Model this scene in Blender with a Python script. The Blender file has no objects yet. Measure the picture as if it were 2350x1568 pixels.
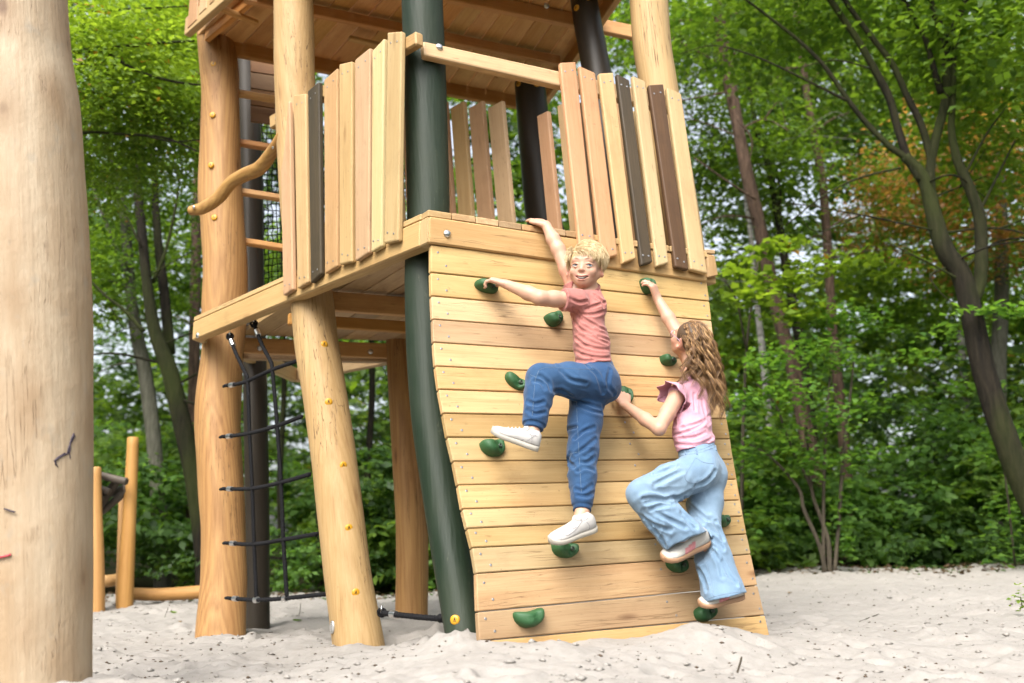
import bpy, bmesh, math, random
import numpy as np
from mathutils import Vector, Matrix

# ------------------------------------------------------------------ camera, sky, sun, exposure
sc = bpy.context.scene
FPX, CX, CY = 2285.0, 1175.0, 784.0           # focal length and centre of a 2350 px wide frame
PITCH = math.atan((1260.0 - CY) / FPX)
CAM_Z = 0.40
cd = bpy.data.cameras.new('camera'); cam = bpy.data.objects.new('camera', cd)
sc.collection.objects.link(cam); sc.camera = cam
cd.sensor_width = 36.0; cd.lens = 36.0 * FPX / 2350.0
cd.clip_start = 0.05; cd.clip_end = 600.0
cam.location = (0, 0, CAM_Z); cam.rotation_euler = (math.pi / 2 + PITCH, 0, 0)
cd.dof.use_dof = True; cd.dof.focus_distance = 4.75; cd.dof.aperture_fstop = 1.9

SUN_EL, SUN_AZ = math.radians(50), math.radians(200)   # azimuth clockwise from +Y
world = bpy.data.worlds.new('World'); sc.world = world; world.use_nodes = True
wn = world.node_tree.nodes; wl = world.node_tree.links; wn.clear()
sky = wn.new('ShaderNodeTexSky'); sky.sky_type = 'NISHITA'; sky.sun_disc = False
sky.sun_elevation = SUN_EL; sky.sun_rotation = SUN_AZ
sky.air_density = 1.0; sky.dust_density = 6.0; sky.ozone_density = 1.0
bg = wn.new('ShaderNodeBackground'); bg.inputs[1].default_value = 0.14
wo = wn.new('ShaderNodeOutputWorld'); hz = wn.new('ShaderNodeHueSaturation'); hz.inputs['Saturation'].default_value = 0.40   # thin even cloud veil: the whole sky paler
wl.new(sky.outputs[0], hz.inputs['Color']); wl.new(hz.outputs[0], bg.inputs[0]); wl.new(bg.outputs[0], wo.inputs[0])
sl = bpy.data.lights.new('sun', 'SUN'); sun = bpy.data.objects.new('sun', sl); sc.collection.objects.link(sun)
sl.energy = 1.3; sl.angle = math.radians(40); sl.color = (1.0, 0.95, 0.88)
sdir = Vector((math.sin(SUN_AZ) * math.cos(SUN_EL), math.cos(SUN_AZ) * math.cos(SUN_EL), math.sin(SUN_EL)))
sun.rotation_euler = sdir.to_track_quat('Z', 'Y').to_euler()
sc.view_settings.view_transform = 'Standard'; sc.view_settings.look = 'None'
sc.view_settings.exposure = 1.52; sc.view_settings.gamma = 1.0; sc.view_settings.use_curve_mapping = False
sc.render.engine = 'CYCLES'
sc.cycles.use_denoising = True; sc.cycles.max_bounces = 8; sc.cycles.diffuse_bounces = 5
sc.cycles.transmission_bounces = 4; sc.cycles.transparent_max_bounces = 6
sc.cycles.use_adaptive_sampling = True; sc.cycles.adaptive_threshold = 0.015
sc.cycles.caustics_reflective = False; sc.cycles.caustics_refractive = False

# ------------------------------------------------------------------ helpers
COL = sc.collection
V = Vector
_s, _c = math.sin(PITCH), math.cos(PITCH)
def ray(px, py):
    a = (px - CX) / FPX; b = -(py - CY) / FPX
    return V((a, _c - b * _s, _s + b * _c))
CAMP = V((0, 0, CAM_Z))
def at(px, py, Y):
    d = ray(px, py); return CAMP + d * (Y / d.y)
def at_z(px, py, z):
    d = ray(px, py); return CAMP + d * ((z - CAM_Z) / d.z)
def at_plane(px, py, P, n):
    d = ray(px, py); return CAMP + d * ((P - CAMP).dot(n) / d.dot(n))
def lerp(a, b, t): return a + (b - a) * t
def tag(o, label=None, cat=None, group=None, kind=None):
    if label: o['label'] = label
    if cat: o['category'] = cat
    if group: o['group'] = group
    if kind: o['kind'] = kind
    return o
def empty(name, loc=(0, 0, 0)):
    o = bpy.data.objects.new(name, None); COL.objects.link(o); o.location = loc; o.empty_display_size = 0.1
    bpy.context.view_layer.update() if False else None
    return o
def put(name, me, mat=None, parent=None, M=None):
    o = bpy.data.objects.new(name, me); COL.objects.link(o)
    if mat is not None:
        me.materials.clear() if len(me.materials) and me.materials[0] != mat else None
        if not len(me.materials): me.materials.append(mat)
    M = M if M is not None else Matrix.Identity(4)
    if parent is not None:
        o.parent = parent
        o.matrix_parent_inverse = wmat(parent).inverted()
    o.matrix_basis = M
    o['_w'] = [x for r in M for x in r]
    return o
def wmat(o):
    if '_w' in o:
        w = list(o['_w']); return Matrix([w[0:4], w[4:8], w[8:12], w[12:16]])
    return Matrix.Translation(o.location)
def pymesh(name, verts, faces, smooth=False):
    me = bpy.data.meshes.new(name); me.from_pydata([tuple(v) for v in verts], [], faces)
    if smooth: me.shade_smooth()
    me.update(); return me
def npmesh(name, v, f, smooth=False):
    """v (n,3), f (m,k) arrays, fast path"""
    v = np.asarray(v, np.float32); f = np.asarray(f, np.int32)
    me = bpy.data.meshes.new(name); n, k = f.shape
    me.vertices.add(len(v)); me.vertices.foreach_set('co', v.ravel())
    me.loops.add(n * k); me.loops.foreach_set('vertex_index', f.ravel())
    me.polygons.add(n); me.polygons.foreach_set('loop_start', np.arange(0, n * k, k, dtype=np.int32))
    try: me.polygons.foreach_set('loop_total', np.full(n, k, np.int32))
    except Exception: pass
    me.update(calc_edges=True); me.validate()
    if smooth: me.shade_smooth()
    return me
def frame(o, x, z):
    """matrix with local X along x, local Z near z"""
    x = x.normalized(); y = z.cross(x).normalized(); z = x.cross(y)
    M = Matrix((x, y, z)).transposed().to_4x4(); M.translation = o; return M
def hexa(name, front, back, mat, parent=None, bev=0.004, longest=True, seg=1):
    """board from two quads (TL,TR,BR,BL); local X runs along the grain"""
    TL, TR, BR, BL = front
    ex = (TR + BR) - (TL + BL); ez = (TL + TR) - (BL + BR)
    if longest and ez.length > ex.length: ex, ez = ez, ex
    o = sum(front + back, V()) / 8
    M = frame(o, ex, ez); Mi = M.inverted()
    bm = bmesh.new()
    vs = [bm.verts.new(Mi @ p) for p in front + back]
    for f in ((0, 1, 2, 3), (7, 6, 5, 4), (0, 4, 5, 1), (1, 5, 6, 2), (2, 6, 7, 3), (3, 7, 4, 0)):
        bm.faces.new([vs[i] for i in f])
    bmesh.ops.recalc_face_normals(bm, faces=bm.faces)
    if bev: bmesh.ops.bevel(bm, geom=list(bm.edges), offset=bev, segments=seg, profile=0.5, affect='EDGES', clamp_overlap=True)
    me = bpy.data.meshes.new(name); bm.to_mesh(me); bm.free()
    return put(name, me, mat, parent, M)
def beam(name, p0, p1, h, w, mat, parent=None, up=V((0, 0, 1)), bev=0.006, side=0.5):
    """straight timber between p0 and p1 (its centre line), h along up, w across"""
    x = (p1 - p0).normalized(); y = up.cross(x).normalized(); z = x.cross(y).normalized()
    a = y * (w * side); b = y * (w * (1 - side)); u = z * (h / 2)
    fr = [p0 - a + u, p1 - a + u, p1 - a - u, p0 - a - u]; bk = [p0 + b + u, p1 + b + u, p1 + b - u, p0 + b - u]
    return hexa(name, fr, bk, mat, parent, bev)
def smooth_path(pts, n):
    """Catmull-Rom through pts (tuples of floats, any length)"""
    P = [np.array(p, float) for p in pts]
    P = [2 * P[0] - P[1]] + P + [2 * P[-1] - P[-2]]
    out = []
    for i in range(1, len(P) - 2):
        for k in range(n):
            t = k / n; a, b, c, d = P[i - 1:i + 3]
            out.append(0.5 * ((2 * b) + (-a + c) * t + (2 * a - 5 * b + 4 * c - d) * t * t + (-a + 3 * b - 3 * c + d) * t ** 3))
    out.append(P[-2]); return out
def tube_arrays(path, rad, seg, wob=0.0, seed=0, cap=True, lobes=None):
    """vertices and faces of a tube along path (list of vec3)"""
    path = [V(p) for p in path]; n = len(path); rs = random.Random(seed)
    ph = [rs.uniform(0, 6.28) for _ in range(8)]
    t0 = (path[1] - path[0]).normalized()
    ref = V((1, 0, 0)) if abs(t0.x) < 0.9 else V((0, 1, 0))
    nx = (ref - t0 * ref.dot(t0)).normalized()
    verts = []; faces = []; L = 0
    for i, p in enumerate(path):
        t = (path[min(i + 1, n - 1)] - path[max(i - 1, 0)]).normalized()
        nx = (nx - t * nx.dot(t)).normalized(); ny = t.cross(nx)
        if i: L += (p - path[i - 1]).length
        for k in range(seg):
            a = 2 * math.pi * k / seg; r = rad[i] if hasattr(rad, '__len__') else rad
            if wob:
                r *= 1 + wob * (math.sin(2 * a + ph[0] + 2.1 * L) + 0.6 * math.sin(3 * a + ph[1] - 3.3 * L) + 0.8 * math.sin(a + ph[2] + 4.7 * L) + 0.5 * math.sin(5 * a + ph[3] + 7.9 * L) * math.sin(6.1 * L + ph[4]))
            verts.append(p + (nx * math.cos(a) + ny * math.sin(a)) * r)
    for i in range(n - 1):
        for k in range(seg):
            a = i * seg + k; b = i * seg + (k + 1) % seg
            faces.append((a, b, b + seg, a + seg))
    if cap:
        faces.append(tuple(range(seg - 1, -1, -1))); faces.append(tuple((n - 1) * seg + k for k in range(seg)))
    return verts, faces
def log(name, pts, mat, parent=None, seg=22, n=8, wob=0.02, seed=0, round_end=0.0):
    """pts: (x,y,z,r); local Z runs along the log"""
    sp = smooth_path(pts, n)
    path = [V(p[:3]) for p in sp]; rad = [float(p[3]) for p in sp]
    if round_end:
        d = (path[-1] - path[-2]).normalized(); r = rad[-1]
        path += [path[-1] + d * round_end * 0.6, path[-1] + d * round_end]; rad += [r * 0.93, r * 0.78]
        d = (path[0] - path[1]).normalized(); r = rad[0]
        path = [path[0] + d * round_end, path[0] + d * round_end * 0.6] + path; rad = [r * 0.78, r * 0.93] + rad
    v, f = tube_arrays(path, rad, seg, wob, seed)
    z = path[-1] - path[0]; x = V((0, -1, 0))
    z = z.normalized(); x = (x - z * x.dot(z)).normalized()
    if x.length < 0.1: x = V((1, 0, 0))
    y = z.cross(x); M = Matrix((x, y, z)).transposed().to_4x4(); M.translation = path[0]
    Mi = M.inverted()
    me = pymesh(name, [Mi @ p for p in v], f, True)
    return put(name, me, mat, parent, M)
_disc = {}
def dome_mesh(key, prof, seg=10):
    """lathe of (r, h) pairs about local Z, first ring at the base"""
    if key in _disc: return _disc[key]
    v = []; f = []
    for r, h in prof:
        for k in range(seg):
            a = 2 * math.pi * k / seg; v.append((r * math.cos(a), r * math.sin(a), h))
    m = len(prof)
    for i in range(m - 1):
        for k in range(seg):
            f.append((i * seg + k, i * seg + (k + 1) % seg, (i + 1) * seg + (k + 1) % seg, (i + 1) * seg + k))
    f.append(tuple((m - 1) * seg + k for k in range(seg)))
    me = pymesh(key, v, f, True); _disc[key] = me; return me
def on_face(name, me, p, nrm, mat, parent, up=V((0, 0, 1))):
    """small fitting whose local Z leaves the surface along nrm, local Y near up"""
    z = nrm.normalized(); x = up.cross(z).normalized(); y = z.cross(x)
    M = Matrix((x, y, z)).transposed().to_4x4(); M.translation = p
    return put(name, me, mat, parent, M)

# ------------------------------------------------------------------ materials
ALB = 0.74                                                      # brings the colours below, read off the exposed photograph, down to real reflectances
class NT:
    def __init__(s, name):
        s.m = bpy.data.materials.new(name); s.m.use_nodes = True; s.t = s.m.node_tree; s.t.nodes.clear()
        s.out = s.n('ShaderNodeOutputMaterial')
    def n(s, ty, **kw):
        nd = s.t.nodes.new(ty)
        for k, v in kw.items(): setattr(nd, k, v)
        return nd
    def l(s, a, b): s.t.links.new(a, b)
    def val(s, sock, x):
        if hasattr(x, 'type') and hasattr(x, 'is_output'): s.l(x, sock)
        elif x is not None:
            if isinstance(x, (tuple, list)) and len(x) == 3 and sock.type == 'RGBA': x = (*x, 1)
            sock.default_value = x
    def math(s, op, a, b=None, c=None, clamp=False):
        nd = s.n('ShaderNodeMath', operation=op); nd.use_clamp = clamp
        for i, x in enumerate((a, b, c)):
            if x is not None: s.val(nd.inputs[i], x)
        return nd.outputs[0]
    def vmath(s, op, a, b=None):
        nd = s.n('ShaderNodeVectorMath', operation=op)
        for i, x in enumerate((a, b)):
            if x is not None: s.val(nd.inputs[i], x)
        return nd.outputs[0]
    def mix(s, f, a, b, blend='MIX'):
        nd = s.n('ShaderNodeMix', data_type='RGBA', blend_type=blend)
        s.val(nd.inputs[0], f); s.val(nd.inputs[6], a); s.val(nd.inputs[7], b)
        return nd.outputs[2]
    def ramp(s, f, stops):
        nd = s.n('ShaderNodeValToRGB'); e = nd.color_ramp.elements
        while len(e) < len(stops): e.new(0.5)
        for el, (p, c) in zip(e, stops):
            el.position = p; el.color = (*c, 1) if len(c) == 3 else c
        s.val(nd.inputs[0], f); return nd.outputs[0]
    def rmap(s, f, a, b, c=0.0, d=1.0):
        nd = s.n('ShaderNodeMapRange'); nd.clamp = True
        for i, x in enumerate((f, a, b, c, d)): s.val(nd.inputs[i], x)
        return nd.outputs[0]
    def noise(s, vec, scale, detail=4, rough=0.55, dist=0.0):
        nd = s.n('ShaderNodeTexNoise'); s.l(vec, nd.inputs['Vector'])
        s.val(nd.inputs['Scale'], scale); nd.inputs['Detail'].default_value = detail
        nd.inputs['Roughness'].default_value = rough; nd.inputs['Distortion'].default_value = dist
        return nd.outputs[0]
    def coord(s, scale=(1, 1, 1), rnd=True, kind='Object'):
        tc = s.n('ShaderNodeTexCoord'); v = tc.outputs[kind]
        if rnd:
            oi = s.n('ShaderNodeObjectInfo'); r = s.math('MULTIPLY', oi.outputs['Random'], 37.0)
            cb = s.n('ShaderNodeCombineXYZ')
            for i in range(3): s.l(r, cb.inputs[i])
            v = s.vmath('ADD', v, cb.outputs[0])
        mp = s.n('ShaderNodeMapping'); s.l(v, mp.inputs[0]); mp.inputs['Scale'].default_value = scale
        return mp.outputs[0]
    def rand(s): return s.n('ShaderNodeObjectInfo').outputs['Random']
    def bump(s, h, strength=0.3, dist=0.01, normal=None):
        nd = s.n('ShaderNodeBump'); nd.inputs['Strength'].default_value = strength; nd.inputs['Distance'].default_value = dist
        s.l(h, nd.inputs['Height'])
        if normal is not None: s.l(normal, nd.inputs['Normal'])
        return nd.outputs[0]
    def bsdf(s, col, rough=0.6, metal=0.0, bump=None, spec=0.5, **kw):
        if not metal: col = tuple(c * ALB for c in col) if isinstance(col, tuple) else s.mix(1.0, col, (ALB, ALB, ALB), 'MULTIPLY')
        b = s.n('ShaderNodeBsdfPrincipled'); s.val(b.inputs['Base Color'], col); s.val(b.inputs['Roughness'], rough)
        b.inputs['Metallic'].default_value = metal; b.inputs['Specular IOR Level'].default_value = spec
        if bump is not None: s.l(bump, b.inputs['Normal'])
        for k, v in kw.items(): s.val(b.inputs[k.replace('_', ' ')], v)
        s.l(b.outputs[0], s.out.inputs[0]); return s.m

def wood(name, light, dark, axis='X', knots=0.5, rough=0.55, var=0.18, ring=0.5, crack=0.0):
    """sawn or peeled timber; grain runs along the local axis"""
    m = NT(name)
    def sc3(a, b): return (a, b, b) if axis == 'X' else (b, b, a)
    v0 = m.coord()
    warp = m.noise(m.coord(sc3(1.1, 3.5)), 1.0, 3, 0.6)
    wv = m.vmath('SCALE', v0); wv.node.inputs['Scale'].default_value = 1.0
    # growth figure: wide soft bands bent around knots
    kn = m.n('ShaderNodeTexVoronoi'); m.l(m.coord(sc3(1.7, 6.5)), kn.inputs['Vector']); kn.inputs['Scale'].default_value = 1.0
    kd = kn.outputs['Distance']
    knot = m.rmap(kd, 0.02, 0.13, 1.0, 0.0)
    near = m.rmap(kd, 0.05, 0.55, 1.0, 0.0)
    fig = m.n('ShaderNodeTexWave', wave_type='BANDS', bands_direction='Y' if axis == 'X' else 'X')
    m.l(m.coord(sc3(0.55, 9.0) if axis == 'X' else sc3(0.9, 15.0)), fig.inputs['Vector']); fig.inputs['Scale'].default_value = 1.1
    fig.inputs['Distortion'].default_value = 7.0; fig.inputs['Detail'].default_value = 3.0; fig.inputs['Detail Scale'].default_value = 0.9
    fine = m.noise(m.coord(sc3(5.0, 190.0)), 1.0, 5, 0.65)
    big = m.noise(m.coord(sc3(0.9, 4.0)), 1.0, 4, 0.6)
    mid = m.noise(m.coord(sc3(1.8, 48.0)), 1.0, 4, 0.7)
    f = m.math('ADD', m.math('MULTIPLY', fig.outputs[0], 0.42 * ring), m.math('MULTIPLY', fine, 0.60))
    f = m.math('ADD', f, m.math('MULTIPLY', big, 0.55)); f = m.math('ADD', f, m.math('MULTIPLY', mid, 0.55)); f = m.rmap(f, 0.70, 1.32)
    col = m.mix(f, light, dark)
    red = (dark[0] * 0.85, dark[1] * 0.62, dark[2] * 0.5)
    col = m.mix(m.math('MULTIPLY', near, 0.28 * knots), col, red)
    col = m.mix(m.math('MULTIPLY', knot, 0.9 * knots), col, (dark[0] * 0.38, dark[1] * 0.26, dark[2] * 0.2))
    # streaks of sap and dirt
    st = m.noise(m.coord(sc3(1.6, 30.0)), 1.0, 3, 0.5); col = m.mix(m.rmap(st, 0.60, 0.78, 0.0, 0.35), col, (dark[0] * 0.7, dark[1] * 0.58, dark[2] * 0.45))
    sp = m.noise(m.coord(sc3(60, 60)), 1.0, 2, 0.5); col = m.mix(m.rmap(sp, 0.70, 0.78, 0.0, 0.4), col, (0.12, 0.08, 0.05))
    if axis == 'X':                                              # handling dirt and grey weathering
        w1 = m.noise(m.coord((4.0, 7.0, 7.0)), 1.0, 6, 0.72); col = m.mix(m.rmap(w1, 0.52, 0.74, 0.0, 0.38), col, (dark[0] * 0.66, dark[1] * 0.66, dark[2] * 0.72))
        w2 = m.noise(m.coord((9.0, 60.0, 60.0)), 1.0, 3, 0.6); col = m.mix(m.rmap(w2, 0.66, 0.74, 0.0, 0.5), col, (dark[0] * 0.45, dark[1] * 0.38, dark[2] * 0.34))
    r = m.rand(); t = m.rmap(r, 0.0, 1.0, 1.0 - var, 1.0 + var * 0.6)
    hs = m.n('ShaderNodeHueSaturation'); m.l(col, hs.inputs['Color']); m.l(t, hs.inputs['Value'])
    m.l(m.rmap(m.math('FRACT', m.math('MULTIPLY', r, 13.7)), 0, 1, 0.490, 0.507), hs.inputs['Hue'])
    m.l(m.rmap(m.math('FRACT', m.math('MULTIPLY', r, 7.3)), 0, 1, 0.90 if axis == 'X' else 0.96, 1.06), hs.inputs['Saturation'])
    col = hs.outputs[0]
    h = m.math('ADD', m.math('MULTIPLY', fine, 0.5), m.math('MULTIPLY', fig.outputs[0], 0.3))
    if crack:
        cr = m.noise(m.coord(sc3(0.8, 26.0)), 1.0, 3, 0.6)
        c2 = m.math('ABSOLUTE', m.math('SUBTRACT', cr, 0.5)); c3 = m.rmap(c2, 0.0, 0.012, 1.0, 0.0)
        gate = m.rmap(m.noise(m.coord(sc3(1.5, 3.0)), 1.0, 2), 0.50, 0.60)
        cm = m.math('MULTIPLY', m.math('MULTIPLY', c3, gate), crack)
        col = m.mix(cm, col, (dark[0] * 0.25, dark[1] * 0.2, dark[2] * 0.18))
        h = m.math('SUBTRACT', h, m.math('MULTIPLY', cm, 2.0))
    rg = m.rmap(fine, 0.2, 0.8, rough - 0.1, rough + 0.15)
    return m.bsdf(col, rg, bump=m.bump(h, 0.35, 0.004), spec=0.35)

M_ = {}
M_['plank'] = wood('larch plank', (0.650, 0.450, 0.215), (0.440, 0.268, 0.105), 'X', 1.0, ring=0.35, crack=0.5, var=0.26)
M_['beam'] = wood('larch beam', (0.650, 0.452, 0.216), (0.450, 0.278, 0.108), 'X', 0.5, ring=0.3, crack=0.5)
M_['deck'] = wood('larch decking', (0.800, 0.495, 0.200), (0.600, 0.310, 0.100), 'X', 0.7)
M_['joist'] = wood('larch joist', (0.740, 0.425, 0.150), (0.540, 0.265, 0.080), 'X', 0.3)
M_['slat_yellow'] = wood('pale slat', (0.640, 0.455, 0.230), (0.480, 0.305, 0.130), 'X', 0.5, ring=0.35, var=0.1)
M_['slat_pink'] = wood('reddish slat', (0.590, 0.365, 0.195), (0.450, 0.245, 0.110), 'X', 0.5, ring=0.35, var=0.1)
M_['slat_white'] = wood('sapwood slat', (0.700, 0.560, 0.325), (0.560, 0.410, 0.205), 'X', 0.1, var=0.05)
M_['slat_dark'] = wood('dark weathered slat', (0.085, 0.060, 0.028), (0.030, 0.026, 0.015), 'X', 0.4, var=0.1)
M_['slat_brown'] = wood('brown weathered slat', (0.120, 0.066, 0.028), (0.055, 0.030, 0.014), 'X', 0.4, var=0.1)
M_['log_orange'] = wood('orange peeled log', (0.550, 0.310, 0.105), (0.300, 0.140, 0.042), 'Z', 0.9, ring=0.55, var=0.06, crack=0.7)
M_['log_pale'] = wood('pale peeled log', (0.610, 0.425, 0.200), (0.410, 0.252, 0.092), 'Z', 0.5, ring=0.3, var=0.06, crack=1.0)
M_['panel'] = wood('shade-darkened board', (0.270, 0.130, 0.038), (0.180, 0.080, 0.022), 'X', 0.4)  # shade behind the ladder put into the wood colour, not a stain
M_['log_grey'] = wood('grey weathered log', (0.13, 0.11, 0.085), (0.06, 0.05, 0.04), 'Z', 0.2)

def dark_paint():
    m = NT('dark green glazed log')
    g = m.noise(m.coord((40, 40, 1.6)), 1.0, 5, 0.6); b = m.noise(m.coord((3, 3, 1.5)), 1.0, 4, 0.6)
    col = m.mix(g, (0.008, 0.020, 0.010), (0.022, 0.038, 0.021))
    col = m.mix(m.rmap(b, 0.45, 0.7, 0, 0.45), col, (0.055, 0.066, 0.042))
    sc_ = m.noise(m.coord((14, 14, 5)), 1.0, 5, 0.75); col = m.mix(m.rmap(sc_, 0.62, 0.72, 0, 0.5), col, (0.17, 0.17, 0.115))
    return m.bsdf(col, m.rmap(b, 0.3, 0.7, 0.42, 0.66), bump=m.bump(g, 0.6, 0.006), spec=0.3)
M_['dark'] = dark_paint()
def dark_brown():
    m = NT('dark brown glazed log')
    g = m.noise(m.coord((40, 40, 1.6)), 1.0, 5, 0.6)
    return m.bsdf(m.mix(g, (0.030, 0.024, 0.018), (0.052, 0.042, 0.030)), 0.4, bump=m.bump(g, 0.3, 0.003), spec=0.25)
M_['darkb'] = dark_brown()
def plain(name, col, rough=0.5, metal=0.0, nz=0.0, scale=60, **kw):
    m = NT(name); c = col; b = None
    if nz:
        n = m.noise(m.coord((1, 1, 1)), scale, 4, 0.6)
        c = m.mix(n, tuple(x * (1 - nz) for x in col), tuple(min(1, x * (1 + nz)) for x in col)); b = m.bump(n, 0.3, 0.002)
    return m.bsdf(c, rough, metal, bump=b, **kw)
M_['steel'] = plain('galvanised steel', (0.62, 0.62, 0.62), 0.28, 1.0, 0.1)
M_['screw'] = plain('screw steel', (0.30, 0.30, 0.31), 0.4, 0.9)
M_['rope'] = plain('black rope', (0.009, 0.009, 0.011), 0.75, 0, 0.5, 300, spec=0.2)
M_['hold'] = plain('green hold resin', (0.022, 0.098, 0.028), 0.62, 0, 0.25, 160)
M_['nut'] = plain('dark recess', (0.03, 0.055, 0.032), 0.5)
def cap_mat():
    """yellow plastic cap with the maker's small black emblem: a head, a body and a line of print"""
    m = NT('yellow cap'); tc = m.n('ShaderNodeTexCoord'); s = m.n('ShaderNodeSeparateXYZ'); m.l(tc.outputs['Object'], s.inputs[0])
    x, y = s.outputs[0], s.outputs[1]
    def circ(cx, cy, r):
        d = m.math('ADD', m.math('POWER', m.math('SUBTRACT', x, cx), 2), m.math('POWER', m.math('SUBTRACT', y, cy), 2))
        return m.math('LESS_THAN', d, r * r)
    head = circ(0, 0.0075, 0.0028)
    body = m.math('MULTIPLY', m.math('LESS_THAN', m.math('ABSOLUTE', x), m.math('SUBTRACT', 0.0052, m.math('MULTIPLY', y, 0.7))), m.math('LESS_THAN', m.math('ABSOLUTE', m.math('SUBTRACT', y, 0.0016)), 0.0035))
    line = m.math('MULTIPLY', m.math('LESS_THAN', m.math('ABSOLUTE', x), 0.0075), m.math('LESS_THAN', m.math('ABSOLUTE', m.math('ADD', y, 0.0055)), 0.0013))
    k = m.math('MAXIMUM', m.math('MAXIMUM', head, body), line)
    up = m.math('GREATER_THAN', s.outputs[2], 0.004)
    return m.bsdf(m.mix(m.math('MULTIPLY', k, up), (0.72, 0.36, 0.02), (0.03, 0.025, 0.02)), 0.4)
M_['cap'] = cap_mat()
# ------------------------------------------------------------------ the play tower
def z2(x, y): return (397.8 + 0.4879 * x, 0.4879 * y)           # readings taken from enlarged crops of the photograph
def z3(x, y): return (887.4 + 0.4880 * x, 0.4880 * y)
def z4(x, y): return (397.8 + 0.5464 * x, 673.2 + 0.5464 * y)
def z5(x, y): return ((1500 + x / 0.8957) / 1.634, (750 + y / 0.8957) / 1.634)
tower = empty('play_tower', (0, 5.5, 0))
tag(tower, 'two-storey wooden play tower on crooked log posts with climbing wall', 'play tower')

A = at(985, 497, 4.40); B = at(1622, 592, 5.08); C = at(443, 742, 6.5)
ZD = 1.91                                                       # top of the deck frame
A.z = ZD; B.z = ZD; C.z = ZD - 0.02
UP = V((0, 0, 1))
uAB = (B - A).normalized(); nF = V((uAB.y, -uAB.x, 0)).normalized()          # front face looks to the camera and right
uAC = (C - A).normalized(); nL = V((-abs(uAC.y), -abs(uAC.x), 0)).normalized()  # side face looks to the camera and left
bolt_me = dome_mesh('bolt_head', [(0.019, 0), (0.019, 0.004), (0.014, 0.0095), (0.006, 0.012)], 12)
screw_me = dome_mesh('screw_head', [(0.0058, 0.0), (0.0056, 0.0006), (0.0026, 0.0006), (0.0014, 0.0)], 8)
cap_me = dome_mesh('cap_disc', [(0.021, -0.01), (0.021, 0.004), (0.019, 0.007), (0.010, 0.0085)], 14)

# --- climbing wall: sixteen boards, each edge read off the photograph, the face battered towards the camera
JL = [(104, 150), (104, 243), (106, 322), (110, 400), (113, 478), (119, 558), (130, 636), (145, 716), (160, 796), (180, 877), (196, 957), (210, 1038), (226, 1103), (243, 1168), (258, 1255), (262, 1384), (268, 1482), (276, 1560)]
JR = [(1029, 262), (1040, 340), (1047, 405), (1055, 473), (1063, 540), (1072, 605), (1084, 670), (1098, 735), (1110, 802), (1119, 870), (1130, 938), (1140, 1008), (1152, 1062), (1165, 1122), (1180, 1190), (1202, 1295), (1226, 1395), (1243, 1470)]
def wall_depth(t, right):
    """Y of the board face: flat below the deck, then swinging out towards the foot"""
    s = t * t * (3 - 2 * t)
    return (5.10 if right else 4.42) - 0.36 * (0.35 * t + 0.65 * s)
WL = []; WR = []
for i in range(len(JL)):
    t = i / (len(JL) - 1)
    WL.append(at(*z5(*JL[i]), wall_depth(t, False))); WR.append(at(*z5(*JR[i]), wall_depth(t, True)))
def wall_pt(px, py, off=0.0):
    """point on the wall's face seen at that place, moved off metres towards the viewer's side"""
    for _ in range(1):
        best = None
        for i in range(len(WL) - 1):
            a = (WL[i] + WL[i + 1]) / 2; n = (WR[i] - WL[i]).cross(WL[i] - WL[i + 1]).normalized()
            if n.y > 0: n = -n
            p = at_plane(px, py, a, n)
            z0 = lerp(WL[i].z, WR[i].z, 0.5); z1 = lerp(WL[i + 1].z, WR[i + 1].z, 0.5)
            k = 0 if z1 <= p.z <= z0 else min(abs(p.z - z0), abs(p.z - z1))
            if best is None or k < best[0]: best = (k, p, n)
    return best[1] + best[2] * off if off else best[1]
def wall_n(px, py): return (wall_pt(px, py, 1.0) - wall_pt(px, py)).normalized()
TH = 0.032
for i in range(len(JL) - 1):
    n = (WR[i] - WL[i]).cross(WL[i] - WL[i + 1]).normalized()
    if n.y > 0: n = -n
    gap = 0.0022
    dz = (WL[i + 1] - WL[i]).normalized() * gap
    jit = n * (0.0016 * math.sin(i * 5.3))
    fr = [WL[i] + dz + jit, WR[i] + dz + jit, WR[i + 1] - dz + jit, WL[i + 1] - dz + jit]
    bd = hexa('wall_board', fr, [p - n * TH for p in fr], M_['plank'], tower, 0.0035)
    if i < 17:
        for fx in ((0.022, 0.25), (0.048, 0.72), (0.975, 0.25), (0.985, 0.78)) + (((0.575 + 0.004 * i, 0.25), (0.60 + 0.004 * i, 0.75)) if i > 6 else ()):
            p = lerp(lerp(fr[0], fr[1], fx[0]), lerp(fr[3], fr[2], fx[0]), fx[1])
            if p.z > 0.06: on_face('screw', screw_me, p + n * 0.0002, n, M_['screw'], bd)
# the side of the wall frame on the right, a rail the boards are fixed to
hexa('wall_rail', [WR[0] - nF * TH - uAB * 0.05, WR[0] - nF * TH - uAB * 0.005, WR[-1] - nF * TH - uAB * 0.005, WR[-1] - nF * TH - uAB * 0.05],
     [WR[0] - nF * (TH + 0.07) - uAB * 0.05, WR[0] - nF * (TH + 0.07) - uAB * 0.005, WR[-1] - nF * (TH + 0.07) - uAB * 0.005, WR[-1] - nF * (TH + 0.07) - uAB * 0.05], M_['beam'], tower)

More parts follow.
